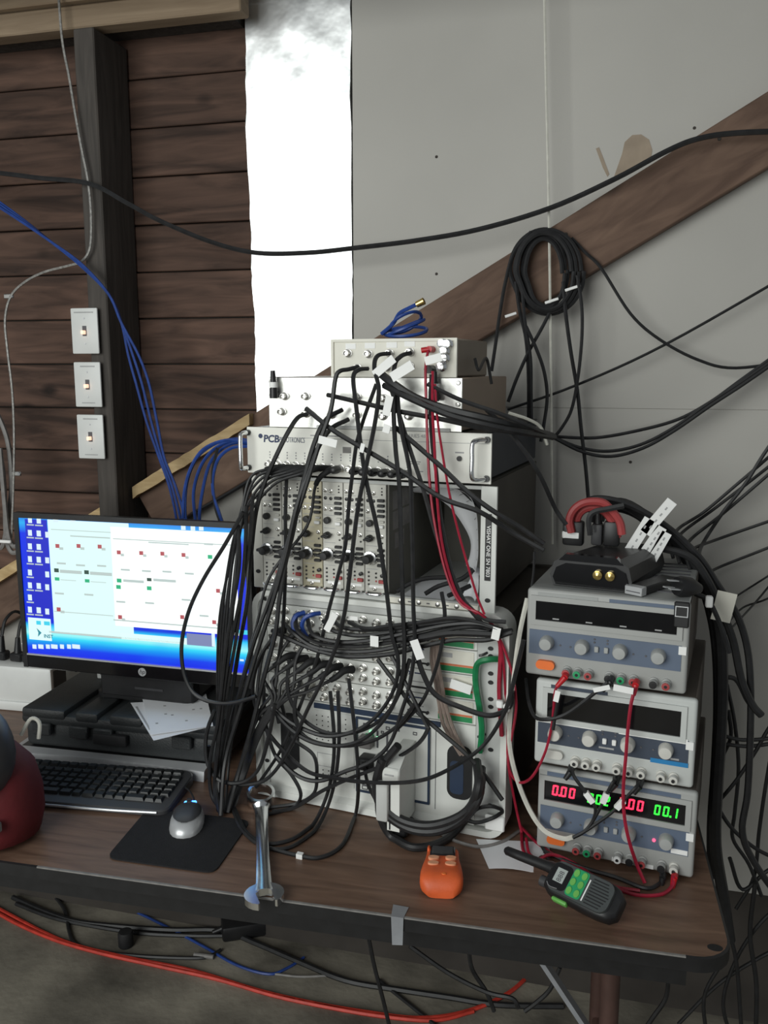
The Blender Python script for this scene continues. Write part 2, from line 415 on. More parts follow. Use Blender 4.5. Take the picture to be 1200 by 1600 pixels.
# foil faced insulation sheet, creased, ragged at the edges
def hsh(i, j): 
    v = math.sin(i * 12.9898 + j * 78.233) * 43758.5453; return v - math.floor(v)
def vn(x, y):
    i, j = math.floor(x), math.floor(y); fx, fy = x - i, y - j
    fx = fx * fx * (3 - 2 * fx); fy = fy * fy * (3 - 2 * fy)
    return (hsh(i, j) * (1 - fx) + hsh(i + 1, j) * fx) * (1 - fy) + (hsh(i, j + 1) * (1 - fx) + hsh(i + 1, j + 1) * fx) * fy
b = B(); NX, NZ = 26, 120
z0, z1 = 0.9, 2.95
vs = []; back = []
for j in range(NZ + 1):
    z = z0 + (z1 - z0) * j / NZ
    xl = -0.862 + 0.010 * (vn(3.1, z * 7) - .5) + 0.004 * (vn(9.3, z * 45) - .5) + (2.4 - z) * 0.006
    xr = -0.603 + 0.004 * (vn(5.7, z * 9) - .5) + 0.003 * (vn(2.2, z * 40) - .5)
    for i in range(NX + 1):
        x = xl + (xr - xl) * i / NX
        d = 0.0045 * (vn(x * 22 + z * 7, z * 16) - .5) + 0.0022 * (vn(x * 70, z * 60 - x * 40) - .5)
        vs.append((x, 2.0265 + d, z)); back.append((x, 2.0455, z))
f = []
W_ = NX + 1; off = len(vs)
for j in range(NZ):
    for i in range(NX):
        a = j * W_ + i; f.append((a, a + 1, a + W_ + 1, a + W_)); f.append((off + a, off + a + W_, off + a + W_ + 1, off + a + 1))
    for i in (0, NX):
        a = j * W_ + i; f.append((a, a + W_, off + a + W_, off + a))
for i in range(NX):
    for j in (0, NZ):
        a = j * W_ + i; f.append((a, a + 1, off + a + 1, off + a))
b.add(vs + back, f)
whole('foil_insulation', b, 'foil', 'tall creased silver foil insulation sheet on the wall', 'insulation', angle=60)

# diagonal brace plank, its left continuation beyond the post, and the pale laths on top of them
def slab(xa, xb, lo, up, y0, y1): return B().prism([(xa, lo(xa)), (xb, lo(xb)), (xb, up(xb)), (xa, up(xa))], y0, y1)
def beam_along(name, xa, xb, y0, y1, up, dn, m, label, cat):
    L = math.hypot(xb - xa, 0.585 * (xb - xa)); a = math.atan(0.585); h_ = (up - dn) * math.cos(a)
    t = thing(name, label, cat, (xa, y0, up + 0.585 * xa)); t.rotation_euler = (0, -a, 0)
    return t, L, h_
t, L, h_ = beam_along('diagonal_brace', -1.165, 1.05, 1.985, 2.029, 1.983, 1.831, 'brace', 'long brown diagonal plank crossing the grey wall board', 'plank')
part('board', B().box(-0.02, L, 0, 0.043, -h_, 0, 0.003), 'brace', t)
for q in (0.55, 1.21, 1.56, 2.05):
    part('nail', B().lathe([(0.004, 0), (0.0035, 0.002)], (q, 0, -0.03), '-y', 8), 'wallback', t)
t, L, h_ = beam_along('brace_plank', -2.35, -1.245, 1.985, 2.029, 1.983, 1.831, 'brace', 'brown diagonal plank left of the dark post behind the monitor', 'plank')
part('board', B().box(0, L, 0, 0.043, -h_, 0, 0.003), 'brace', t)
def lath(xa, xb, label):
    n_ = 22; b = B(); vs = []; f = []
    for i in range(n_ + 1):
        x = xa + (xb - xa) * i / n_
        e0 = 0.004 * (vn(i * .8, 3.3) - .5); e1 = 0.006 * (vn(i * .9, 7.7) - .5)
        for dy, dz in ((-.026, .003 + e0), (0, .003 + e0), (0, -.027 + e1), (-.026, -.027 + e1)):
            vs.append((x, 1.985 + dy, BU(x) + dz))
    for i in range(n_):
        for q in range(4): f.append((i * 4 + q, i * 4 + (q + 1) % 4, (i + 1) * 4 + (q + 1) % 4, (i + 1) * 4 + q))
    f += [(0, 1, 2, 3), tuple(n_ * 4 + q for q in (3, 2, 1, 0))]
    b.add(vs, f); whole('wood_lath', b, 'lath', label, 'wood strip')
lath(-1.172, -0.845, 'pale rough wood strip sloping up to the foil sheet')
lath(-2.2, -1.243, 'pale wood strip left of the dark post, behind the monitor')

# patch of bare brown paper above the brace
pc = [dp(x, y, WALL - .001) for x, y in ((958, 280), (972, 240), (976, 222), (988, 211), (1002, 210), (1014, 218), (1019, 234), (1017, 248), (990, 266))]
b = B().prism([(q.x, q.z) for q in pc], WALL - .0012, WALL + .0015)
pc = [dp(x, y, WALL - .001) for x, y in ((931, 232), (936, 230), (943, 248), (952, 272), (949, 276), (942, 262))]
o = whole('torn_patch', b, 'patch', 'brown bare patch on the wall board above the diagonal plank', 'patch', smooth=False)
whole('torn_sliver', B().prism([(q.x, q.z) for q in pc], WALL - .0012, WALL + .0015), 'patch', 'narrow brown sliver on the wall beside the larger brown patch', 'patch', smooth=False)

# ------------------------------------------------------------------ switches on the post
def switch(zc, label, two):
    t = thing('light_switch', label, 'switch', (-1.236, 1.885, zc), 0, 'switches on the dark post')
    part('switch_box', B().box(-0.034, -0.0005, 0.006, 0.06, -0.05, 0.05, 0.002), 'steel', t)
    part('plate', B().box(-0.0365, 0.0365, 0.0, 0.006, -0.0545, 0.0545, 0.003, 2), 'white_plastic', t)
    part('slot', B().box(-0.0055, 0.0055, -0.0006, 0.002, -0.012, 0.012), 'ink', t)
    tg = B().box(-0.0038, 0.0038, -0.012, 0.0, -0.008, 0.001, 0.001); part('toggle', tg, 'neon', t, 'lit toggle')
    for s_ in (1, -1):
        part('screw', B().lathe([(0.0025, 0), (0.002, 0.0008)], (0, 0, s_ * 0.030), '-y', 8), 'silver', t)
    part('lettering', B().box(-0.027 if not two else -.018, 0.026 if not two else .022, -0.0004, 0.0, 0.0425, 0.0455), 'paleink', t)
    if two: part('lettering', B().box(-0.018, 0.018, -0.0004, 0.0, -0.0455, -0.0430), 'paleink', t)
switch(1.6885, 'topmost of the three white lit toggle switches on the post', False)
switch(1.5600, 'middle one of the three white lit toggle switches on the post', True)
switch(1.4325, 'lowest of the three white lit toggle switches on the post', True)

# ------------------------------------------------------------------ table
TA = math.radians(2.0)
tb = thing('folding_table', 'wood-look folding table with black edge carrying all the equipment', 'table', (0.214, 1.232, 0), TA)
part('tabletop', B().prism(rrect(-2.436, -0.004, 0.004, 0.706, 0.052, 6), 0.7165, TT, 'z'), 'laminate', tb)
o_ = rrect(-2.44, 0, 0, 0.71, 0.055, 6); i_ = rrect(-2.436, -0.004, 0.004, 0.706, 0.052, 6)
b = B(); n_ = len(o_)
b.add([(x, y, 0.716) for x, y in o_] + [(x, y, 0.7385) for x, y in o_] + [(x, y, 0.7400) for x, y in i_] + [(x, y, 0.716) for x, y in i_],
      [(r * n_ + i, r * n_ + (i + 1) % n_, ((r + 1) % 4) * n_ + (i + 1) % n_, ((r + 1) % 4) * n_ + i) for r in range(4) for i in range(n_)])
part('edge_band', b, 'black', tb)
part('underframe', B().box(-2.37, -0.06, 0.05, 0.075, 0.655, 0.716).box(-2.37, -0.06, 0.635, 0.66, 0.655, 0.716).box(-2.37, -2.345, 0.075, 0.635, 0.655, 0.716).box(-0.085, -0.06, 0.075, 0.635, 0.655, 0.716), 'black', tb)
for lx in (-0.165, -2.22):
    for ly in (0.165, 0.56):
        part('leg', B().cyl((lx, ly, 0), (lx, ly, 0.70), 0.0165, n=14), 'leg', tb)
    part('leg_crossbar', B().cyl((lx, 0.165, 0.17), (lx, 0.56, 0.17), 0.010, n=10), 'leg', tb)
    part('leg_top_bar', B().cyl((lx, 0.165, 0.69), (lx, 0.56, 0.69), 0.0165, n=10), 'leg', tb)
    part('leg_brace', B().box(-0.004, 0.004, -0.011, 0.011, 0, 0.36).xf(Matrix.Translation((lx + (.005 if lx < -1 else -.005), 0.16, 0.42)) @ Matrix.Rotation((0.60 if lx < -1 else -0.60), 4, 'Y')), 'tape', tb)
part('edge_wear_glint', B().box(-1.15, -0.07, -0.0006, 0.0035, 0.7378, 0.7403), 'greycable', tb)  # worn rim line, with its glint painted in as a pale grey strip
def corner_hole(lx, ly, r): part('edge_chip', B().prism(ell(lx, ly, r * 1.4, r), TT, TT + .0006, 'z'), 'black', tb)
corner_hole(-0.025, 0.030, 0.008)
# tape folded over the front edge
p = hz(624, 1424, TT)
b = B().add([(-.008, -.018, -.048), (.009, -.018, -.046), (.010, -.017, .0012), (-.010, -.017, .0012), (.013, .012, .0012), (-.013, .014, .0012), (-.008, -.0165, -.048), (.009, -.0165, -.046), (.010, -.0155, .0002), (-.010, -.0155, .0002), (.013, .012, .0002), (-.013, .014, .0002)], [(0, 1, 2, 3), (3, 2, 4, 5), (9, 8, 7, 6), (11, 10, 8, 9), (0, 6, 7, 1), (1, 7, 8, 2), (2, 8, 10, 4), (4, 10, 11, 5), (5, 11, 9, 3), (3, 9, 6, 0)])
b.xf(Matrix.Translation((p.x, p.y, TT)) @ Matrix.Rotation(TA, 4, 'Z'))
tp = whole('tape_strip', b, 'tape', 'strip of grey tape stuck over the table front edge', 'tape', smooth=False)

# ------------------------------------------------------------------ monitor, case below it, papers
SCY = 1.630
mo = thing('monitor', 'widescreen black monitor showing bright program windows on blue', 'monitor', (-0.989, 1.63, 0.8578))
x0, x1, z0, z1 = -0.283, 0.283, 0.068, 0.426           # local outer frame
part('back_shell', B().box(x0 + .004, x1 - .004, 0.010, 0.040, z0 + .004, z1 - .004, 0.008, 2).box(-.16, .16, .036, .062, .13, .36, 0.01), 'black', mo)
part('bezel', B().box(x0, x0 + .0115, -0.004, 0.012, z0, z1).box(x1 - .0115, x1, -0.004, 0.012, z0, z1).box(x0 + .0115, x1 - .0115, -0.004, 0.012, z1 - .0115, z1), 'black', mo)
part('chin', B().box(x0 + .0115, x1 - .0115, -0.005, 0.012, z0, z0 + .030, 0.002), 'glassblack', mo)
part('chin_strip', B().box(x0 + .0115, x1 - .0115, -0.0055, 0.0, z0 + .030, z0 + .0335), 'silver', mo)
lg = part('logo_badge', B().prism(ell(0.02, z0 + .015, .0095, .0095), -.0062, -.0050), 'silver', mo)
textmesh('hp', 0.014, 'ink', lg, 'lettering', (0.013, -.0064, z0 + .0115), shear=0.25, bold=0.0002)
part('neck', B().box(-0.108, 0.122, 0.028, 0.066, 0.006, 0.17, 0.004), 'black', mo)
part('base', B().prism(rrect(-0.125, 0.120, 0.030, 0.16, 0.02), 0.0, 0.012, 'z'), 'black', mo)
part('neck_mark', B().box(-.02, .05, .0268, .0282, .028, .033), 'darkgrey', mo)
# what the screen shows: flat luminous picture built on the glass
def screenmat():
    m, nt, b_ = _nodes('screen_wallpaper'); L = nt.links.new
    tc = nt.nodes.new('ShaderNodeTexCoord'); sp = nt.nodes.new('ShaderNodeSeparateXYZ'); L(tc.outputs['Object'], sp.inputs[0])
    r = nt.nodes.new('ShaderNodeValToRGB'); mr = nt.nodes.new('ShaderNodeMapRange')
    mr.inputs[1].default_value = z0 + .03; mr.inputs[2].default_value = z1; L(sp.outputs[2], mr.inputs[0]); L(mr.outputs[0], r.inputs[0])
    cr = r.color_ramp; cr.elements[0].position = 0; cr.elements[0].color = (0.0, 0.01, .85, 1); cr.elements[1].position = 1; cr.elements[1].color = (.01, .05, .75, 1)
    for p_, c_ in ((.06, (0.0, .05, .9, 1)), (.10, (.0, .35, .95, 1)), (.135, (.03, .75, 1, 1)), (.16, (.35, 1, 1, 1)), (.215, (.02, .60, 1, 1)), (.24, (.0, .02, .75, 1)), (.86, (.0, .03, .85, 1)), (.93, (.02, .45, .95, 1))):
        e = cr.elements.new(p_); e.color = c_
    n = nt.nodes.new('ShaderNodeTexNoise'); n.inputs['Scale'].default_value = 5; L(tc.outputs['Object'], n.inputs['Vector'])
    mx = nt.nodes.new('ShaderNodeMix'); mx.data_type = 'RGBA'; mx.inputs[7].default_value = (.0, .22, .95, 1)
    r3 = nt.nodes.new('ShaderNodeMapRange'); r3.inputs[1].default_value = .5; r3.inputs[2].default_value = .8; r3.inputs[4].default_value = .7; L(n.outputs[0], r3.inputs[0]); L(r3.outputs[0], mx.inputs[0])
    L(r.outputs[0], mx.inputs[6]); L(mx.outputs[2], b_.inputs['Emission Color']); b_.inputs['Emission Strength'].default_value = 0.95
    b_.inputs['Base Color'].default_value = (.01, .01, .012, 1); b_.inputs['Roughness'].default_value = .35
    return m
M['wallpaper'] = screenmat()
M['scr_left'] = emat('screen_left_window', (.74, 1.0, .98), 1.0); M['scr_right'] = emat('screen_right_window', (.95, 1.0, .98), 1.15)
M['scr_white'] = emat('screen_icons', (.75, .92, 1.0), .95); M['scr_cyan'] = emat('screen_cyan', (.05, .72, .95), .9)
M['scr_grey'] = emat('screen_grey', (.25, .30, .55), .8); M['scr_line'] = emat('screen_line', (.55, .66, .64), .9)
M['scr_red'] = emat('screen_red', (.55, .10, .12), .8); M['scr_dark'] = emat('screen_dark', (.03, .08, .06), .8); M['scr_grn'] = emat('screen_green', (.02, .55, .25), .8)
M['scr_blue'] = emat('screen_deep_blue', (.0, .01, .65), .85); M['scr_teal'] = emat('screen_teal', (.02, .30, .40), .8)
sc = part('screen', B().box(x0 + .0115, x1 - .0115, -0.001, 0.004, z0 + .0335, z1 - .0115), 'wallpaper', mo)
def sq(b, xa, ya, xb, yb, layer):
    # pixel rectangle -> rectangle on the glass
    xm = (xa + xb) / 2
    p = dp(xa, (ya + yb) / 2, SCY - .001) - mo.location; q = dp(xb, (ya + yb) / 2, SCY - .001) - mo.location
    p.z = dp(xm, ya, SCY - .001).z - mo.location.z; q.z = dp(xm, yb, SCY - .001).z - mo.location.z
    lx0, lx1 = max(p.x, x0 + .012), min(q.x, x1 - .012)
    b.box(lx0, lx1, -0.0010 - layer * .0003, -0.0008 - (layer - 1) * .0003, q.z, p.z)
lay = {}
def S(mn, layer, *rects):
    b = lay.setdefault((mn, layer), B())
    for q in rects: sq(b, *q, layer)
S('scr_left', 1, (80, 815, 205, 992)); S('scr_left', 1, (190, 993, 292, 1003))
S('scr_right', 2, (177, 828, 371, 985)); S('scr_line', 1, (77, 990, 180, 993), (116, 996, 285, 999))
S('scr_line', 3, (178, 975, 368, 977), (177, 846, 368, 847.5), (232, 848, 295, 850)); S('scr_line', 2, (80, 829, 177, 830.2), (110, 838, 172, 840), (85, 958, 177, 959.2))
S('scr_grey', 1, (292, 991, 333, 1009)); S('scr_white', 2, (331, 990, 336, 1010)); S('scr_cyan', 1, (372, 985, 402, 992))
S('scr_blue', 1, (44, 812, 78, 964))
for x, y in ((90, 853), (123, 853), (156, 854), (92, 952)): S('scr_red', 3, (x - 3, y - 3, x + 3, y + 3)); S('scr_line', 3, (x + 3, y + 2, x + 9, y + 6))
for x, y in ((88, 891), (135, 894)): S('scr_dark', 3, (x - 3, y - 3, x + 4, y + 3)); S('scr_line', 3, (x + 6, y, x + 40, y + 5))
for x, y in ((89, 905), (136, 908)): S('scr_grn', 3, (x - 3, y - 3, x + 4, y + 2)); S('scr_line', 3, (x + 6, y + 1, x + 30, y + 2))
for x, y in ((186, 863), (221, 864), (254, 865), (287, 867), (341, 923), (188, 964), (285, 964), (335, 972)): S('scr_red', 4, (x - 3, y - 3, x + 3, y + 3)); S('scr_line', 4, (x + 3, y + 2, x + 8, y + 6))
for x, y in ((186, 907), (185, 917), (233, 919), (328, 870)): S('scr_grn', 4, (x - 3, y - 3, x + 4, y + 3))
S('scr_dark', 4, (230, 903, 237, 908)); S('scr_line', 4, (193, 906, 225, 910), (240, 905, 275, 909))
for x, y in ((95, 880), (125, 883), (158, 884), (92, 927), (138, 929)): S('scr_line', 2, (x - 6, y - 1.2, x + 8, y + 1.6))
for x, y in ((195, 890), (228, 892), (260, 893), (295, 896), (188, 940), (233, 942), (290, 937), (318, 962), (325, 850)): S('scr_line', 3, (x - 6, y - 1.2, x + 8, y + 1.6))
for y in (813, 833, 854, 874, 895, 915, 934, 953):
    S('scr_white', 2, (44, y - 5, 50, y + 4)); S('scr_line', 2, (42, y + 6, 53, y + 8))
    if y not in (895, 934): S('scr_white', 2, (57.5, y - 4, 64, y + 5)); S('scr_line', 2, (55, y + 7, 67, y + 9))
for y in (835, 875, 897, 917, 955): S('scr_white', 2, (71, y - 4, 77, y + 5))
S('scr_left', 1, (45, 966, 80, 1000)); S('scr_cyan', 2, (57, 970, 64, 976), (69, 971, 78, 977))
for x, y in ((83, 812), (110, 812)): S('scr_white', 2, (x, y - 4, x + 8, y + 4))
for x, y in ((283, 824), (298, 825), (311, 825)): S('scr_white', 2, (x, y - 4, x + 7, y + 4))
for x, wd in ((51, 6), (60, 8), (72, 6), (80, 10), (94, 6), (105, 6), (113, 12)): S('scr_white', 2, (x, 1007, x + wd, 1013.5))
S('scr_white', 2, (375, 1030, 381, 1033), (384, 1030, 393, 1033))
for (mn, ly), b in lay.items():
    o = part('screen_picture', b, mn, sc, smooth=False)
    if len(b.v) > 8: o['kind'] = 'stuff'
p = dp(69, 996, SCY - .001) - mo.location
textmesh('INST', 0.0115, 'scr_teal', sc, 'lettering', (p.x, -.0018, p.z), bold=0.0003)
p = dp(58, 988, SCY - .001) - mo.location
part('screen_logo', B().prism([(p.x, p.z + .010), (p.x + .012, p.z), (p.x + .002, p.z - .010), (p.x + .004, p.z)], -.0019, -.0015), 'scr_teal', sc)

# silver slab, hard case on it
sl = thing('silver_slab', 'flat silver slab lying under the black hard case', 'electronics', (-1.025, 1.545, TT), math.radians(2.5))
b = B(); n_ = 16; vs = []; f = []
for i in range(n_ + 1):
    x = -0.232 + 0.464 * i / n_; c = 0.010 * (1 - (2 * i / n_ - 1) ** 2)
    vs += [(x, c - .004, 0), (x, c, .021), (x, c + .006, .0235), (x, .27, .0235), (x, .27, 0)]
for i in range(n_):
    for q in range(5): f.append((i * 5 + q, i * 5 + (q + 1) % 5, (i + 1) * 5 + (q + 1) % 5, (i + 1) * 5 + q))
f += [(0, 1, 2, 3, 4), tuple(n_ * 5 + q for q in (4, 3, 2, 1, 0))]
part('shell', b.add(vs, f), 'silver', sl, angle=50)
part('grip_line', B().box(-.22, .22, .0325, .25, .0232, .0238), 'black', sl)
cs = thing('hard_case', 'black ribbed plastic hard case under the monitor', 'case', (-1.005, 1.575, TT + .0236), math.radians(2.0))
part('body', B().box(-0.232, 0.235, 0.004, 0.27, 0.0, 0.058, 0.012, 2), 'case', cs)
part('lid', B().box(-0.236, 0.240, -0.004, 0.274, 0.055, 0.0815, 0.010, 2), 'case', cs)
for xa, xb, yb_ in ((-0.232, -0.125, .27), (-0.100, -0.045, .095), (-.018, .06, .095), (0.085, 0.236, .27)):
    part('lid_rib', B().box(xa, xb, -0.006, yb_, 0.070, 0.0935, 0.007, 2), 'case', cs)
part('lid_rib', B().box(-.1, .07, .11, .26, .070, .0938, .006, 2), 'case', cs)
for xa in (-0.205, -0.115, -0.055, 0.13):
    part('latch', B().box(xa, xa + .045, -0.011, 0.004, 0.034, 0.062, 0.003), 'case', cs)
part('handle', B().box(-0.055, 0.025, -0.014, 0.0, 0.026, 0.052, 0.004, 2), 'blackmatte', cs)
# papers on the case
def sheet(name, corners, label, cat='paper', nx=8, ny=8, zf=None, m='paper', marks=()):
    b = B(); vs = []; f = []
    A_, B_, C_, D_ = [V(q) for q in corners]
    for j in range(ny + 1):
        for i in range(nx + 1):
            u, v = i / nx, j / ny
            p = A_ * (1 - u) * (1 - v) + B_ * u * (1 - v) + C_ * u * v + D_ * (1 - u) * v
            if zf: p.z += zf(u, v)
            vs.append(p)
    W2 = nx + 1; n2 = len(vs)
    for j in range(ny):
        for i in range(nx):
            a = j * W2 + i; f.append((a, a + 1, a + W2 + 1, a + W2)); f.append((n2 + a, n2 + a + W2, n2 + a + W2 + 1, n2 + a + 1))
    for i in range(nx):
        for j in (0, ny): a = j * W2 + i; f.append((a, a + 1, n2 + a + 1, n2 + a))
    for j in range(ny):
        for i in (0, nx): a = j * W2 + i; f.append((a, a + W2, n2 + a + W2, n2 + a))
    b.add(vs + [q - V((0, 0, .0005)) for q in vs], f)
    o = whole(name, b, m, label, cat)
    for u0, v0, u1, v1 in marks:
        q = B(); ps = []
        for u, v in ((u0, v0), (u1, v0), (u1, v1), (u0, v1)):
            p = A_ * (1 - u) * (1 - v) + B_ * u * (1 - v) + C_ * u * v + D_ * (1 - u) * v
            if zf: p.z += zf(u, v)
            ps.append(p)
        q.add([p + V((0, 0, .0004)) for p in ps] + [p + V((0, 0, .0001)) for p in ps], [(0, 1, 2, 3), (7, 6, 5, 4), (0, 4, 5, 1), (1, 5, 6, 2), (2, 6, 7, 3), (3, 7, 4, 0)])
        wpart('handwriting', q, 'paleink', o, smooth=False)
    return o
zc = TT + .0236 + .0955
droop = lambda u, v: -0.045 * max(0, v - .62) ** 2 * 2
pa = [hz(x, y, zc) for x, y in ((204, 1098), (318, 1092), (325, 1136), (240, 1157))]
sheet('paper_sheet', pa, 'lower white sheet on the hard case with writing along its edge', marks=((.03, .12, .06, .75),))
pb = [hz(x, y, zc + .003) for x, y in ((222, 1090), (322, 1084), (333, 1134), (236, 1148))]
rm = random.Random(3)
sheet('paper_sheet', pb, 'upper white notepaper on the hard case beside the cables', marks=[(u, v, u + .04, v + .03) for u, v in [(rm.uniform(.1, .85), rm.uniform(.1, .85)) for _ in range(9)]])

# grey box behind the monitor stand, white power unit with plugs
gb = thing('grey_box', 'low grey box with port openings behind the monitor stand', 'electronics', (-1.13, 1.765, TT + .0236 + .0935), math.radians(3))
part('shell', B().box(-.045, .065, 0, .07, 0, .040, .002), 'chassis_grey', gb)
for x in (-.035, -.018): part('port', B().box(x, x + .010, -.001, .004, .010, .022), 'ink', gb)
wx = thing('power_unit', 'white power box at the left with black plugs on top', 'power strip', (-1.336, 1.79, TT), math.radians(3))
part('shell', B().box(-.42, 0.012, 0, .07, 0, .118, .012, 2), 'white_plastic', wx)
part('end_cap', B().box(0.002, .014, .004, .066, .022, .112, .003), 'psu_side', wx)
part('foot', B().box(-.42, .012, -.006, .075, 0, .026, .006, 2), 'white_plastic', wx)
for x in (-.107, -.155, -.055): 
    pg = thing('power_plug', {-.107: 'black tapered plug standing on the white power box', -.155: 'black plug on the white power box near the frame edge', -.055: 'wide black adapter plug half behind the monitor corner'}[x], 'plug', wx.location + V((x, .035, .1185)), 0)
    wdt = .034 if x == -.055 else .017
    part('plug_body', B().box(-wdt, wdt, -.014, .014, 0, .022, .004), 'black', pg)
    part('strain_relief', B().cyl((0, 0, .02), (0, .004, .06), .010, .006, 10), 'black', pg)
    part('cord', B().tube(smoothpath([(0, .004, .058), (0.003, .02, .10), (.01, .06, .11), (.03, .10, .05), (.04, .11, -.06)], 5), .004, 6), 'cable', pg)
bg_ = thing('cable_tag', 'crumpled white tag above the power box plugs', 'tag', (-1.435, 1.83, TT + .163))
part('flap', B().add([(0, 0, 0), (.03, 0, .008), (.04, .01, -.012), (.012, .01, -.022), (0, .004, .001), (.03, .004, .009), (.04, .014, -.011), (.012, .014, -.021)], [(0, 1, 2, 3), (7, 6, 5, 4), (0, 4, 5, 1), (1, 5, 6, 2), (2, 6, 7, 3), (3, 7, 4, 0)]), 'tag', bg_)

# ------------------------------------------------------------------ keyboard, pad, mouse
kb = thing('keyboard', 'black keyboard with a silver front trim', 'keyboard', (-1.036, 1.455, TT), math.radians(5.5))
kw, kd = 0.465, 0.155
def kz(y): return 0.012 + 0.010 * (y + kd / 2) / kd
o_ = rrect(-kw / 2, kw / 2, -kd / 2, kd / 2, 0.022, 5)
b = B(); n_ = len(o_)
b.add([(x, y, 0.001) for x, y in o_] + [(x, y, kz(y) - .003) for x, y in o_] + [(x * .99, y * .965, kz(y)) for x, y in o_],
      [tuple(range(n_))[::-1]] + [(r * n_ + i, r * n_ + (i + 1) % n_, (r + 1) * n_ + (i + 1) % n_, (r + 1) * n_ + i) for r in range(2) for i in range(n_)] + [tuple(range(2 * n_, 3 * n_))])
part('base', b, 'darkgrey', kb, angle=25)
part('trim_strip', B().tube(smoothpath([(-kw / 2 + .02, -kd / 2 - .002, .009), (-.1, -kd / 2 - .004, .008), (.1, -kd / 2 - .004, .008), (kw / 2 - .02, -kd / 2 - .001, .009)], 6), .0025, 6), 'silver', kb)
rows = [(0.060, [1] * 20), (0.036, [1] * 20), (0.017, [1] * 20), (-0.002, [1] * 20), (-0.021, [1] * 20), (-0.041, [1.3, 1, 1.3, 6, 1.3, 1, 1.3, 1, 1, 1, 2, 1, .8])]
pit = 0.0213
kcache = {}
for y, ws in rows:
    x = -kw / 2 + .018
    for i, q in enumerate(ws):
        wd = q * pit
        if len(ws) == 20 and i in (14, 17) and y < .05: x += .003
        key = round(wd, 4)
        if key not in kcache: kcache[key] = mesh_of('key', B().add([(-wd / 2 + .0012, -.008, 0), (wd / 2 - .0012, -.008, 0), (wd / 2 - .0012, .008, 0), (-wd / 2 + .0012, .008, 0), (-wd / 2 + .0035, -.006, .0065), (wd / 2 - .0035, -.006, .0065), (wd / 2 - .0035, .007, .0065), (-wd / 2 + .0035, .007, .0065)], [(3, 2, 1, 0), (4, 5, 6, 7), (0, 1, 5, 4), (1, 2, 6, 5), (2, 3, 7, 6), (3, 0, 4, 7)]), 'key', False)
        if x + wd < kw / 2 - .006:
            o = bpy.data.objects.new('key', kcache[key]); COL.objects.link(o); o.parent = kb; o.location = (x + wd / 2, y, kz(y) - .0005)
        x += wd
md = [hz(x, y, TT) for x, y in ((166, 1342), (335, 1366), (392, 1284), (232, 1264))]
def roundpoly(pts, r, seg=4):
    out = []; n = len(pts)
    for i in range(n):
        a, c, d = V(pts[i - 1]), V(pts[i]), V(pts[(i + 1) % n])
        p0 = c + (a - c).normalized() * r; p1 = c + (d - c).normalized() * r
        for k in range(seg + 1):
            t = k / seg; out.append(p0 * (1 - t) ** 2 + c * 2 * t * (1 - t) + p1 * t * t)
    return out
pp = roundpoly([(q.x, q.y, 0) for q in md], .02)
whole('mouse_pad', B().prism([(q.x, q.y) for q in pp], TT + .0002, TT + .003, 'z'), 'pad', 'black cloth mouse pad under the mouse', 'mouse pad')
ms = thing('computer_mouse', 'black and silver computer mouse on the black pad', 'mouse', (-0.746, 1.385, TT + .0035), math.radians(20))
def blob(ax, ay, az, cut=0.0, nu=20, nv=10, taper=0.0, flat=2.4):
    b = B(); vs = []; f = []
    for j in range(nv + 1):
        th = PI / 2 * j / nv
        for i in range(nu):
            ph = 2 * PI * i / nu
            cx_, cy_ = math.cos(ph), math.sin(ph)
            sx_ = math.copysign(abs(cx_) ** (2 / flat), cx_); sy_ = math.copysign(abs(cy_) ** (2 / flat), cy_)
            r = math.cos(th) ** (2 / 2.6) if j < nv else 0.0
            x = ax * sx_ * r * (1 + taper * sy_); y = ay * sy_ * r; z = az * math.sin(th) ** .9
            vs.append((x, y, z))
    for j in range(nv):
        for i in range(nu):
            f.append((j * nu + i, j * nu + (i + 1) % nu, (j + 1) * nu + (i + 1) % nu, (j + 1) * nu + i))
    f.append(tuple(range(nu))[::-1])
    return b.add(vs, f)
part('shell', blob(.032, .055, .027), 'silver', ms, angle=70)
cv = blob(.0335, .0570, .0285, nu=120, nv=60)
cv.f = [q for q in cv.f if len(q) == 4 and (sum(cv.v[i][0] for i in q) / 4 / .0265) ** 2 + ((sum(cv.v[i][1] for i in q) / 4 - .008) / .047) ** 2 < 1]
part('top_cover', cv, 'darkgrey', ms, angle=70)
part('scroll_wheel', B().cyl((-.004, .040, .021), (.004, .040, .021), .009, n=12), 'black', ms)
part('indicator', B().box(-.012, .012, .050, .058, .010, .017, .002), 'mouse_led', ms, 'blue glowing lamp')
part('cord', B().tube(smoothpath([(0, .052, .008), (.004, .075, .010), (-.01, .11, .012), (-.03, .14, .008)], 5), .002, 6), 'cable', ms)

# dark red padded thing with a grey top at the left end of the table
rb = thing('red_bag', 'dark red rounded bag with a grey hood at the left table edge', 'bag', (-1.12, 1.262, TT))
def dome(prof, n=28, sx=1.0, sy=.75):
    b = B().lathe(prof, n=n); b.v = [(x * sx, y * sy, z) for x, y, z in b.v]; return b
part('body', dome([(.10, 0.001), (.128, .012), (.137, .05), (.136, .09), (.124, .135), (.095, .165), (.05, .18)]), 'darkred', rb, angle=80)
b = B(); vs = []; f = []; nu, nv = 24, 12
for j in range(nv + 1):
    th = PI * j / nv
    for i in range(nu):
        ph = 2 * PI * i / nu; r = max(.001, math.sin(th)) ** .85
        vs.append((.022 + .102 * r * math.cos(ph), -.048 + .080 * r * math.sin(ph), .180 + .100 * math.cos(th)))
for j in range(nv):
    for i in range(nu): f.append((j * nu + i, j * nu + (i + 1) % nu, (j + 1) * nu + (i + 1) % nu, (j + 1) * nu + i))
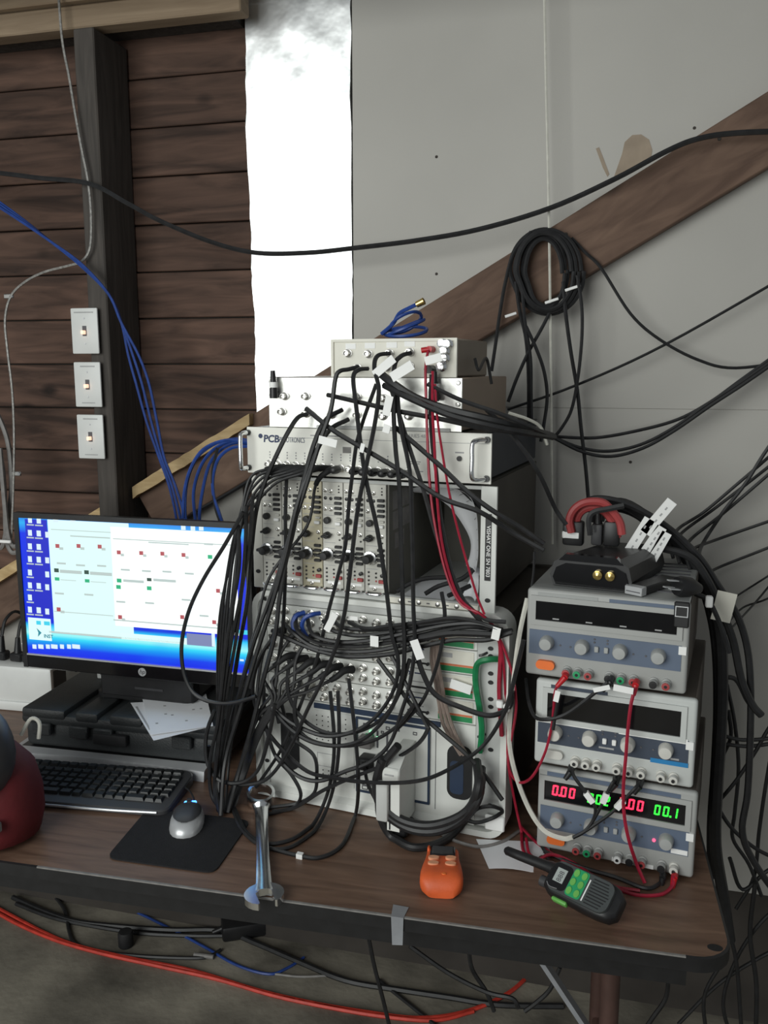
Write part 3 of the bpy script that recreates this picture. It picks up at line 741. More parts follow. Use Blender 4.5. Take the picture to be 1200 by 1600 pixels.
f += [tuple(range(nu)), tuple(nv * nu + i for i in range(nu))]
part('hood', b.add(vs, f), 'darkgrey', rb, angle=80)
part('badge', B().box(.09, .118, -.075, -.052, .055, .075, .003).xf(Matrix.Translation((0, -.014, 0))), 'greycable', rb)
part('loop', B().tube(smoothpath([(.100, .02, .195), (.112, .035, .222), (.126, .04, .214), (.126, .035, .185)], 6), .0036, 8), 'whitecable', rb)
# ------------------------------------------------------------------ rack stack (local frame: x right, y back, z up from the table; front face y = 0)
def rthing(name, label, cat, u=0.0, y=0.0, z=0.0, group=None): return thing(name, label, cat, fr(RO, RA, u, y, z), RA, group)
def rl(x, y, off=0.0):                       # pixel -> local rack coordinates on the plane off in front of the rack
    return rloc(rk(x, y, off))
MESH = {}
def shared(key, fn, m, smooth=True):
    if key not in MESH: MESH[key] = mesh_of(key, fn(), m, smooth)
    return MESH[key]
def inst(name, me, parent, loc, rot=None):
    o = bpy.data.objects.new(name, me); COL.objects.link(o); o.parent = parent; o.location = loc
    if rot: o.rotation_euler = rot
    return o
def bnc_b():
    return B().lathe([(.0078, 0), (.0078, .002), (.0062, .0025), (.0062, .005), (.0052, .0055), (.0052, .014), (.0038, .0142), (.0038, .010), (.0010, .010), (.0008, .0125)], (0, 0, 0), '-y', 12).box(-.0066, .0066, -.0115, -.0095, -.0009, .0009)
bnc = shared('bnc_socket', bnc_b, 'steel')
screw_me = shared('screw', lambda: B().lathe([(.0042, 0), (.0042, .0015), (.003, .0026), (.0008, .0028)], (0, 0, 0), '-y', 10), 'steel')
hole_me = shared('mounting_hole', lambda: B().prism(ell(0, 0, .0052, .0040, 12), -.0005, .0005), 'black')

# --- lower case: rounded white shell holding the socket panels and the controller
rc = rthing('rack_case', 'white round-cornered rack case standing on the table', 'rack case')
b = B(); o_ = rrect(-0.006, 0.512, 0.001, 0.430, 0.035, 6); i_ = rrect(0.006, 0.500, 0.013, 0.420, 0.026, 6); n_ = len(o_)
b.add([(x, -0.012, z) for x, z in o_] + [(x, 0.045, z) for x, z in o_] + [(x, 0.045, z) for x, z in i_] + [(x, -0.012, z) for x, z in i_],
      [(r * n_ + i, r * n_ + (i + 1) % n_, ((r + 1) % 4) * n_ + (i + 1) % n_, ((r + 1) % 4) * n_ + i) for r in range(4) for i in range(n_)])
part('shell', b, 'chassis_white', rc, angle=50)
part('back_panel', B().box(.008, .498, .455, .468, .015, .418), 'rackside', rc)
part('side_skin', B().box(.490, .498, .045, .46, .018, .412).box(.008, .016, .045, .46, .018, .412).box(.016, .490, .045, .46, .404, .412).box(.016, .490, .045, .46, .001, .012), 'rackside', rc)
part('front_lip', B().prism([(0.0, .002), (0.0, .022), (-.008, .018), (-.018, .002)], 0.0, .40, 'x'), 'chassis_white', rc)
part('rail', B().box(.452, .499, -.001, .004, .018, .418), 'chassis_grey', rc, 'right mounting rail')
part('rail', B().box(.0065, .020, -.001, .004, .018, .418), 'chassis_grey', rc)
for x, y in ((767, 1013), (767, 1025), (767, 1052), (767, 1066), (767, 1092), (767, 1104), (767, 1171), (766, 1258)):
    u, z = rl(x, y); inst('mounting_hole', hole_me, rc, (u, -.0015, z))
for x, y in ((411, 935), (412, 973), (413, 1010), (412, 1085), (414, 1187)):
    u, z = rl(x, y); inst('mounting_hole', hole_me, rc, (u + .006, -.0015, z))
for z in (.355, .20): part('clip', B().tube(smoothpath([(.470, -.001, z), (.462, -.006, z - .004), (.456, -.006, z - .006)], 4), .0022, 6), 'black', rc)
part('corner_tab', B().box(.475, .512, -.016, -.011, .02, .05, .003), 'tag', rc)
part('top_band', B().box(.02, .452, -.002, .006, .4035, .4195, .001), 'chassis_grey', rc)

def eagle(parent, u, z, s=1.0, m='blueink'):
    part('logo_mark', B().prism([(u, z + .006 * s), (u + .010 * s, z + .001 * s), (u + .014 * s, z + .004 * s), (u + .011 * s, z - .001 * s), (u + .002 * s, z - .006 * s), (u + .004 * s, z)], -.0019, -.0011), m, parent)
    part('lettering', B().box(u + .017 * s, u + .040 * s, -.0017, -.0010, z - .001 * s, z + .002 * s), m, parent)
PH = 0.0475
names = ['uppermost', 'second', 'third', 'lowest']
for k in range(4):
    zb = 0.4025 - PH * (k + 1)
    lab = ['uppermost coaxial socket panel in the white rack case', 'second coaxial socket panel down, behind the sideways cable bundle', 'third coaxial socket panel down in the white rack case', 'lowest coaxial socket panel, just above the dark blue bar'][k]
    t = rthing('socket_panel', lab, 'electronics', 0, 0, zb, 'coaxial socket panels in the white case')
    part('faceplate', B().box(.0205, .4515, -.001, .006, .0008, PH - .0008, .0008), 'chassis_white', t)
    part('chassis_tray', B().box(.024, .448, .006, .30, .003, PH - .003), 'chassis_grey', t)
    for c in range(10):
        for r_, dz in ((0, .034), (1, .014)):
            if (k, c, r_) in ((1, 9, 0),): continue
            inst('bnc_socket', bnc, t, (.036 + c * .0275, -.001, dz + (0.0015 if c % 2 else -.0015)))
    eagle(t, .318, .038, .8)
    part('ejector_bar', B().box(.318, .358, -.0035, -.001, .010, .0135, .0008).cyl((.358, -.001, .0118), (.358, -.006, .0118), .003, n=8), 'black', t)
    part('lettering', B().box(.322, .350, -.0016, -.0010, .021, .023), 'paleink', t)
    # label block with coloured stripes at the right
    part('label_block', B().box(.378, .446, -.0022, -.001, .0035, .044, .0006), 'ivory_paint', t)
    part('red_stripe', B().box(.379, .4445, -.0029, -.002, .0145, .0182), 'stripe_red', t)
    part('green_stripe', B().box(.379, .4445, -.0029, -.002, .0040, .0140), 'stripe_green', t)
    part('lettering', B().box(.385, .405, -.0027, -.002, .030, .0385), 'paleink', t)

# --- controller chassis at the bottom of the case
cc = rthing('controller_chassis', 'white controller chassis with a dark blue framed slot area', 'computer', 0, 0, 0.0135)
part('faceplate', B().box(.0205, .4515, -.001, .008, .001, .198, .001), 'chassis_white', cc)
part('body', B().box(.024, .448, .008, .38, .003, .196), 'chassis_grey', cc)
part('blue_bar', B().box(.122, .384, -.0035, -.001, .1855, .1965, .0008), 'navy', cc, 'dark blue bar')
part('grip_opening', B().prism(rrect(.048, .088, .046, .166, .018, 5), -.004, -.0005), 'blackmatte', cc)
part('grip_opening', B().prism(rrect(.398, .446, .050, .156, .018, 5), -.004, -.0005), 'blackmatte', cc)
part('grip_inlay', B().prism(rrect(.404, .430, .060, .125, .008, 4), -.0048, -.0035), 'navy', cc)
part('cover_panel', B().box(.118, .208, -.0025, -.001, .030, .182, .0008), 'chassis_white', cc)
b = B()
for i in range(6):
    for j in range(6):
        b.prism(ell(.128 + i * .0125, .122 + j * .0098, .0015, .0013, 6), -.0031, -.0024)
for i in range(6):
    for j in range(2): b.prism(ell(.128 + i * .0125, .050 + j * .008, .0015, .0013, 6), -.0031, -.0024)
o = part('vent_holes', b, 'black', cc); o['kind'] = 'stuff'
eagle(cc, .138, .105, 1.0)
part('window_frame', B().frame(.128, .170, .066, .094, .0012, -.0032, -.0024), 'paleink', cc)
part('side_line', B().box(.374, .3752, -.0016, -.001, .02, .180), 'ink', cc)
part('switch', B().frame(.157, .170, .028, .042, .002, -.0045, -.002), 'ink', cc)
part('slot_frame', B().frame(.213, .364, .028, .182, .0038, -.006, -.001), 'navy', cc, 'dark blue slot frame')
part('slot_board', B().box(.217, .360, -.003, -.001, .032, .178), 'chassis_white', cc)
for x, z, w_, h_ in ((.228, .168, .008, .006), (.275, .168, .008, .006), (.295, .168, .008, .006), (.330, .166, .008, .006), (.265, .158, .006, .005), (.225, .045, .02, .004), (.225, .038, .012, .008)):
    part('port', B().frame(x, x + w_, z - h_ / 2, z + h_ / 2, .0012, -.0045, -.003), 'ink', cc)
for x, z0_, z1_ in ((.256, .125, .16), (.276, .12, .155)): part('slot_line', B().box(x, x + .0035, -.0045, -.003, z0_, z1_), 'ink', cc)
part('connector_shell', B().box(.224, .252, -.022, -.003, .126, .150, .003), 'greycable', cc)
part('connector_shell', B().box(.226, .258, -.034, -.003, .086, .112, .004), 'black', cc)
part('blue_connector', B().box(.258, .276, -.028, -.003, .084, .118, .004), 'chassis_grey', cc)
part('lamp', B().cyl((.244, -.003, .156), (.244, -.006, .156), .0028, n=8), 'led_lamp', cc)
part('lamp', B().cyl((.258, -.003, .147), (.258, -.006, .147), .002, n=8), 'led_lamp', cc)
part('green_socket', B().box(.234, .250, -.007, -.003, .139, .151), 'green', cc)
# plug-in connector block
pb_ = rthing('connector_block', 'pale grey connector block sticking out of the controller chassis', 'connector', .303, -.0045, .020)
part('shell', B().prism([(-.085, .004), (-.085, .125), (-.045, .146), (0, .146), (0, .004)], .008, .032, 'x'), 'chassis_white', pb_)
part('head', B().box(-.002, .0325, -.088, -.04, .098, .126, .003), 'chassis_white', pb_)
part('cable_clamp', B().box(-.012, .012, -.094, -.02, .022, .100, .005, 2), 'chassis_grey', pb_)
part('joint_gap', B().box(.012, .0145, -.0862, -.05, .006, .100), 'black', pb_)
part('lettering', B().box(.004, .022, -.0886, -.088, .112, .115), 'paleink', pb_)
part('foot', B().box(.006, .040, -.070, -.02, -.016, .004, .004), 'black', pb_)

# --- amplifier frame with six modules and an open bay
z0, z1 = .4305, .6575
af = rthing('amplifier_rack', 'grey rack frame around the amplifier modules and the open bay', 'rack frame', 0, 0, 0)
part('ear', B().box(-.006, .0158, -.002, .003, z0 + .002, z1 - .003, .001), 'module_grey', af)
part('ear', B().box(.4535, .4825, -.003, .003, z0 - .003, z1 - .001, .001), 'chassis_white', af)
part('top_rail', B().box(.016, .4535, -.001, .008, z1 - .0075, z1 - .0015), 'chassis_grey', af)
part('bottom_rail', B().box(.016, .4535, -.006, .006, z0 + .001, z0 + .0135, .0015), 'chassis_grey', af)
part('bottom_rail', B().box(.276, .4535, -.010, .004, z0 + .001, z0 + .012, .001), 'ivory_paint', af)
part('side_skin', B().box(.4545, .458, .003, .45, z0, z1 - .002), 'rackside', af)
part('side_skin', B().box(.012, .0155, .003, .45, z0, z1 - .002), 'rackside', af)
part('top_skin', B().box(.0155, .4545, .008, .45, z1 - .004, z1 - .002), 'bayinside', af)
part('bay_floor', B().box(.0155, .4545, .004, .45, z0 + .002, z0 + .006), 'chassis_grey', af)
part('bay_back', B().box(.0155, .4545, .34, .345, z0 + .006, z1 - .004), 'bayinside', af)
part('bay_wall', B().box(.2762, .2795, .001, .34, z0 + .006, z1 - .004), 'bayinside', af)
for y0_, y1_, za, zb in ((.02, .12, .60, .635), (.02, .13, .562, .596), (.03, .08, .525, .555)):
    part('sticker', B().box(.2795, .2800, y0_, y1_, za, zb), 'greycable', af)
for x in (.306, .342, .378, .414): part('screw', B().lathe([(.0045, 0), (.0045, .001), (.003, .0018)], (x, -.010, z0 + .0065), '-y', 10), 'steel', af)
for x in (.324, .360, .396, .432): part('slot_mark', B().box(x - .003, x + .003, -.0104, -.0098, z0 + .0055, z0 + .0075), 'ink', af)
for z in (.618, .452): inst('mounting_hole', hole_me, af, (.4690, -.0035, z))
for z in (.612, .465): inst('mounting_hole', hole_me, af, (.0045, -.0025, z))
st = part('label_strip', B().box(.4625, .4735, -.0042, -.003, .488, .608), 'black', af, 'black embossed label strip')
textmesh('VISHAY ONE SN 7803', .0098, 'tag', st, 'lettering', (.4655, -.0044, .5875), rot=(PI / 2, PI / 2, 0), bold=.0001)

# amplifier modules
def make_module(label):
    t = rthing('amplifier_module', label, 'amplifier', 0, 0, 0, 'amplifier modules in the grey frame')
    W, H = .0432, .2045; zb = .4455
    def X(fx): return fx * W
    def Zf(fy): return zb + H * (1 - fy)
    part('faceplate', B().box(.0005, W - .0005, -.003, .003, zb, zb + H, .0008), 'module_grey', t)
    part('body', B().box(.0015, W - .0015, .003, .30, zb + .002, zb + H - .006), 'bayinside', t)
    btn = mesh_of('button', B().box(-.0068, .0068, -.0085, -.003, -.0026, .0026, .0008), 'black')
    for fy in (.145, .192, .239, .286, .600, .646, .692, .740): inst('button', btn, t, (X(.77), 0, Zf(fy)))
    part('button', B().box(X(.77) - .0055, X(.77) + .0055, -.009, -.003, Zf(.383) - .003, Zf(.383) + .003, .001), 'tag', t, 'white button')
    part('button', B().box(X(.80) - .0050, X(.80) + .0050, -.007, -.003, Zf(.338) - .002, Zf(.338) + .002, .0008), 'module_grey', t)
    part('button', B().box(X(.80) - .0058, X(.80) + .0058, -.0075, -.003, Zf(.892) - .0034, Zf(.892) + .0034, .001), 'redpost', t, 'red button')
    b = B()
    for fx, fy, r_ in ((.8, .035, .0013), (.8, .065, .0015), (.8, .092, .0015), (.16, .15, .0034), (.42, .153, .0034), (.19, .812, .002), (.19, .85, .002), (.19, .888, .002), (.19, .925, .002), (.53, .818, .002), (.53, .856, .002), (.82, .535, .0018)):
        b.lathe([(r_, 0), (r_, .0012), (r_ * .6, .0016)], (X(fx), -.003, Zf(fy)), '-y', 8)
    part('indicator_row', b, 'black', t)['kind'] = 'stuff'
    b = B()
    for fx, fy in ((.15, .080), (.42, .084), (.15, .25), (.42, .253), (.8, .475), (.46, .965)):
        b.lathe([(.0040, 0), (.0040, .0014), (.0022, .002), (.0018, .006), (.0010, .0065)], (X(fx), -.003, Zf(fy)), '-y', 8)
    part('toggle_row', b, 'steel', t)['kind'] = 'stuff'
    part('red_lamp', B().lathe([(.002, 0), (.0015, .001)], (X(.53), -.003, Zf(.893)), '-y', 8), 'redpost', t)
    part('trim_knob', B().lathe([(.0064, 0), (.0064, .008), (.0055, .009), (.001, .0092)], (X(.27), -.003, Zf(.355)), '-y', 14), 'black', t)
    kn = part('selector_knob', B().lathe([(.0068, 0), (.0062, .010), (.005, .012)], (X(.25), -.003, Zf(.495)), '-y', 14), 'black', t)
    part('pointer', B().box(-.0095, .0095, -.017, -.006, -.0022, .0022, .0012).xf(Matrix.Translation((X(.25), 0, Zf(.495))) @ Matrix.Rotation(-.25, 4, 'Y')), 'black', kn)
    part('small_knob', B().lathe([(.0036, 0), (.0036, .006), (.002, .0065)], (X(.84), -.003, Zf(.832)), '-y', 10), 'black', t)
    dl = part('gain_dial', B().lathe([(.0135, 0), (.0135, .008), (.0125, .0095), (.0085, .010)], (X(.30), -.003, Zf(.672)), '-y', 24), 'chrome', t, 'silver dial')
    part('dial_knob', B().lathe([(.0085, .009), (.0082, .026), (.0070, .028), (.001, .0282)], (X(.30), -.003, Zf(.672)), '-y', 18), 'black', dl)
    part('dial_lever', B().box(-.016, .003, -.026, -.012, -.003, .003, .0015).xf(Matrix.Translation((X(.30), 0, Zf(.672)))), 'black', dl)
    part('name_strip', B().box(X(.22), X(.86), -.0036, -.003, Zf(.955), Zf(.930)), 'tag', t)
    part('pull_handle', B().tube(smoothpath([(X(.12), -.003, Zf(.992)), (X(.14), -.013, Zf(.997)), (X(.3), -.017, Zf(1.0)), (X(.7), -.017, Zf(1.0)), (X(.86), -.013, Zf(.997)), (X(.88), -.003, Zf(.992))], 4), .0022, 8), 'chrome', t)
    b = B()
    for fy in (.115, .21, .31, .43, .565, .78): b.box(X(.08), X(.60), -.0034, -.003, Zf(fy) - .0006, Zf(fy) + .0004)
    part('print_lines', b, 'paleink', t)['kind'] = 'stuff'
    return t
mlabs = ['leftmost amplifier module, next to the monitor', 'second amplifier module from the left, mostly behind cables', 'third amplifier module from the left with yellowed faceplate',
         'fourth amplifier module from the left', 'fifth amplifier module from the left', 'rightmost amplifier module, beside the open bay']
m0 = make_module(mlabs[0])
mods = [m0] + [dup(m0) for _ in range(5)]
for k, t in enumerate(mods):
    t.location = fr(RO, RA, .0163 + k * .0432, 0, 0); t['label'] = mlabs[k]
M['module_yellow'] = mat('yellowed_faceplate', (0.46, 0.42, 0.30), 0.45, 0.2, 0.06, 16)
for ch in mods[2].children:
    if ch.name.startswith('faceplate'):
        ch.data = ch.data.copy(); ch.data.materials[0] = M['module_yellow']

# things lying in the open bay
def sweep(name, prof, y0_, y1_, m, label, cat, th=.0006):
    # prof: (u, z) polyline swept along y
    n = len(prof); vs = []
    for t_ in (0, th):
        for y in (y0_, y1_):
            for u, z in prof: vs.append(fr(RO, RA, u - t_, y, z + t_))
    f = []
    for i in range(n - 1):
        f += [(i, i + 1, n + i + 1, n + i), (2 * n + i, 3 * n + i, 3 * n + i + 1, 2 * n + i + 1), (i, 2 * n + i, 2 * n + i + 1, i + 1), (n + i, n + i + 1, 3 * n + i + 1, 3 * n + i)]
    f += [(0, n, 3 * n, 2 * n), (n - 1, 3 * n - 1, 4 * n - 1, 2 * n - 1)]
    return whole(name, B().add(vs, f), m, label, cat, angle=60)
def strip_sheet(name, inner, outer, oi, oo, label, mid=None):
    # paper bent between a far (inner) edge and a near (outer) edge
    I = smoothpath([rk(x, y, -oi) for x, y in inner], 4); O = smoothpath([rk(x, y, -oo) for x, y in outer], 4)
    n = min(len(I), len(O)); vs = []; f = []; K = 6; back_n = V((-math.sin(RA), math.cos(RA), 0))
    for i in range(n):
        for q in range(K + 1):
            t_ = q / K; p = I[i] * (1 - t_) + O[i] * t_; vs.append(p + back_n * (.018 * math.sin(PI * t_)))
    m_ = len(vs); vs += [p + back_n * .0006 for p in vs]; W_ = K + 1
    for i in range(n - 1):
        for q in range(K):
            a = i * W_ + q; f.append((a, a + 1, a + W_ + 1, a + W_)); f.append((m_ + a, m_ + a + W_, m_ + a + W_ + 1, m_ + a + 1))
        for q in (0, K): a = i * W_ + q; f.append((a, a + W_, m_ + a + W_, m_ + a))
    for q in range(K):
        for i in (0, n - 1): a = i * W_ + q; f.append((a, a + 1, m_ + a + 1, m_ + a))
    o = whole(name, B().add(vs, f), 'paper', label, 'paper', angle=60)
    return o, I, O
cp, I_, O_ = strip_sheet('printed_sheet', [(625, 768), (668, 772), (700, 790), (722, 818), (735, 845), (734, 868), (728, 884)], [(660, 760), (705, 762), (733, 775), (744, 800), (747, 835), (747, 870), (742, 900)], .14, .012, 'curled printed sheet lining the open rack bay')
b = B()
for i in range(5, 24, 2):
    p, q = I_[min(i, len(I_) - 1)], O_[min(i, len(O_) - 1)]; a = p * .35 + q * .65 + V((math.sin(RA), -math.cos(RA), 0)) * -.012; c = p * .12 + q * .88 + V((math.sin(RA), -math.cos(RA), 0)) * -.003
    b.add([a, c, c + V((0, 0, .0016)), a + V((0, 0, .0016))], [(0, 1, 2, 3)])
pl_o = wpart('print_lines', b, 'paleink', cp, smooth=False); pl_o['kind'] = 'stuff'
strip_sheet('paper_curl', [(745, 886), (737, 900), (728, 918), (722, 932)], [(748, 900), (748, 915), (746, 930), (742, 940)], .05, .006, 'small curled paper corner at the right of the open bay')
pr = [(p.x, p.z) for p in smoothpath([(.30, 0, .4395), (.34, 0, .4405), (.38, 0, .4395), (.40, 0, .441)], 4)]
sweep('paper_scrap', pr, -.003, .16, 'paper', 'flat white scrap on the floor of the open bay', 'paper')
for k, (pts, lab) in enumerate((([(620, 924), (640, 912), (665, 904), (700, 902)], 'black strap lying leftmost in the open bay'), ([(664, 928), (685, 916), (720, 905), (740, 890)], 'middle black strap reaching out of the open bay'), ([(700, 931), (716, 924), (735, 915)], 'short black strap end at the right of the open bay floor'))):
    P = [rk(x, y, .008 - .05 * i / len(pts)) for i, (x, y) in enumerate(pts)]
    for p in P: p.z = max(p.z, TT + .4465)
    bb = B().tube(smoothpath(P, 5), .0042, 6)
    whole('black_strap', bb, 'blackmatte', lab, 'strap')

# --- conditioner unit on top
sc_ = rthing('signal_conditioner', 'wide white signal conditioner with chrome handles and blue lettering', 'electronics', -.0125, 0, .6602)
W = .4835; H = .0885
part('front_panel', B().box(0, W, -.004, .0, 0, H, .0008), 'panel_white', sc_)
part('cabinet', B().box(.020, W - .018, .0, .46, .001, H - .003, .002), 'darkmetal', sc_)
part('top_cover', B().box(.018, W - .016, .001, .462, H - .003, H, .001), 'black', sc_)
part('rule_line', B().box(.03, W - .004, -.0045, -.004, .0700, .0708), 'paleink', sc_)
def lc(x, y): u, z = rl(x, y); return u + .0125, z - .6602
u, z = lc(414, 690)
textmesh('PCB', .0190, 'blueink', sc_, 'lettering', (u - .001, -.0044, z), bold=.0006, shear=.1)
textmesh('PIEZOTRONICS', .0140, 'blueink', sc_, 'lettering', (u + .0325, -.0044, z + .0006), shear=.2).scale = (.56, 1, 1)
part('logo_mark', B().prism(ell(u - .007, z + .011, .0045, .0045, 14), -.0046, -.004), 'blueink', sc_)
part('lettering', B().box(.136, .205, -.0045, -.004, .0745, .0768), 'paleink', sc_)
u, z = lc(636, 683); textmesh('SERIES 481', .0090, 'paleink', sc_, 'lettering', (u, -.0044, z))
part('paper_label', B().box(*(lambda a, c: (a[0], c[0], -.0046, -.004, c[1], a[1]))(lc(537, 698), lc(550, 708))), 'greycable', sc_)
for k in range(16):
    u = .0495 + k * .0186
    for j in range(3):
        part('indicator', B().box(u - .0012, u + .0012, -.0046, -.004, .030 + j * .0052, .0325 + j * .0052), 'paleink', sc_)
    inst('bnc_socket', bnc, sc_, (u, -.004, .0165 - .0004 * k + .003))
u, z = lc(719, 716)
part('button', B().cyl((u, -.004, z), (u, -.008, z), .0045, n=12), 'black', sc_)
part('lettering', B().box(u - .008, u + .008, -.0045, -.004, z + .009, z + .0115), 'paleink', sc_)
for uu, wd in ((.326, .028), (.330, .022), (.345, .014)):
    part('lettering', B().box(uu, uu + wd, -.0045, -.004, .0335 - (uu - .326) * .9, .0352 - (uu - .326) * .9), 'paleink', sc_)
for u in (.0035, W - .026):
    s_ = -1 if u < .1 else 1
    pth = smoothpath([(u + .018 if u > .1 else u, -.004, H - .011), (u + .006 if u > .1 else u - .001, -.026, H - .011), (u, -.034, H - .017), (u, -.035, H / 2), (u, -.034, .016), (u + .006 if u > .1 else u - .001, -.026, .010), (u + .018 if u > .1 else u, -.004, .010)], 5)
    part('handle', B().tube(pth, .0042, 10), 'chrome', sc_, 'chrome handle')
    for zz_ in (H - .011, .010): part('handle_end', B().cyl((u + .018 if u > .1 else u, -.004, zz_), (u + .018 if u > .1 else u, -.009, zz_), .0058, n=10), 'black', sc_)

# --- aluminium front box
b2 = rthing('aluminium_box', 'wide box with bright aluminium front and taupe cover', 'electronics', .0365, .0, .7495)
W2, H2 = .380, .0935
part('front_plate', B().box(0, W2, -.003, 0, 0, H2, .0008), 'alu', b2)
part('cover', B().box(.002, W2 - .002, 0, .33, .001, H2 + .0005, .002), 'tan_paint', b2)
part('bottom_rail', B().box(.10, .36, -.006, .0, -.0005, .006, .001), 'chassis_grey', b2)
for x, z in ((.006, .085), (.006, .060), (.373, .085), (.373, .048)): inst('screw', screw_me, b2, (x, -.003, z))
def l2(x, y): u, z = rl(x, y); return u - .0365, z - .7495
for x, y in ((447, 619), (480, 619), (443, 643), (560, 620), (600, 622), (520, 648), (560, 648), (640, 650), (480, 646), (640, 618), (600, 650)):
    u, z = l2(x, y); inst('bnc_socket', bnc, b2, (u, -.003, z))
for x, y in ((434, 616), (684, 620)):
    u, z = l2(x, y)
    pl_ = part('angle_plug', B().cyl((u, -.003, z), (u, -.020, z), .0065, n=12).cyl((u, -.016, z - .007), (u, -.016, z + .012), .0075, n=12), 'black', b2, 'black right-angle plug')
    part('strain_relief', B().tube([(u, -.016, z + .012), (u - .001, -.016, z + .044)], None, 12, radii=[.0065, .0042]), 'black', pl_)
    part('label_wrap', B().cyl((u, -.016, z + .013), (u, -.016, z + .023), .0078, n=12), 'tag', pl_)
# --- small box
b3 = rthing('beige_box', 'small beige instrument box on top of the stack', 'electronics', .1660, .004, .8440)
W3, H3 = .239, .0675
part('front_frame', B().frame(0, W3, 0, H3, .005, -.005, .001), 'ivory_paint', b3)
part('front_plate', B().box(.005, W3 - .005, -.002, .001, .005, H3 - .005), 'ivory_paint', b3)
part('cover', B().box(.001, W3 - .001, .001, .205, .0005, H3 - .0005, .003), 'taupe', b3)
def l3(x, y): u, z = rl(x, y, -.004); return u - .166, z - .844
for x, y in ((545, 552), (577, 553), (610, 552), (642, 550), (642, 572), (560, 575), (605, 574)):
    u, z = l3(x, y); inst('bnc_socket', bnc, b3, (u, -.002, z))
for x, y in ((548, 542), (578, 541), (612, 540), (640, 538)):
    u, z = l3(x, y)
    part('sticker', B().box(u - .009, u + .011, -.0028, -.002, z - .004, z + .006), 'tag', b3)
for x, y in ((694, 537), (697, 549), (697, 560), (692, 573), (702, 538)):
    u, z = l3(x, y); part('binding_post', B().lathe([(.0085, 0), (.0085, .003), (.006, .004), (.0065, .010), (.0072, .018), (.003, .019)], (u, -.002, z), '-y', 12), 'chrome', b3)
u, z = l3(673, 546)
part('banana_plug', B().cyl((u + .004, -.002, z), (u + .004, -.022, z), .0058, n=10).cyl((u + .004, -.018, z), (u - .010, -.020, z - .002), .0050, n=10), 'red', b3, 'red banana plug')
u, z = l3(676, 577)
part('banana_plug', B().cyl((u, -.002, z), (u, -.026, z), .0075, n=10), 'black', b3, 'black banana plug')
# ------------------------------------------------------------------ power supplies
SEG = {'0': 'abcdef', '1': 'bc', '2': 'abged', '7': 'abc'}
def digits(txt, x, z, hgt, m, parent, slant=0.10):
    w_ = hgt * .52; t = hgt * .15; b = B()
    for ch in txt:
        if ch == '.':
            b.box(x - t * 1.0, x + t * .2, -.0010, -.0002, z, z + t * 1.1); continue
        for s_ in SEG[ch]:
            zc = {'a': hgt - t / 2, 'g': hgt / 2, 'd': t / 2}.get(s_)
            if zc is not None:
                xa, xb, za, zb = t * .7, w_ - t * .7, zc - t / 2, zc + t / 2
            else:
                xa = 0 if s_ in 'fe' else w_ - t; xb = xa + t
                za, zb = (hgt / 2 + t * .2, hgt - t * .25) if s_ in 'fb' else (t * .25, hgt / 2 - t * .2)
            poly = [(x + xa + slant * za, z + za), (x + xb + slant * za, z + za), (x + xb + slant * zb, z + zb), (x + xa + slant * zb, z + zb)]
            b.prism(poly, -.0010, -.0002)
        x += w_ + t * 1.6
    return part('digits', b, m, parent, smooth=False)
PW, PHT, PD = .268, .1555, .345
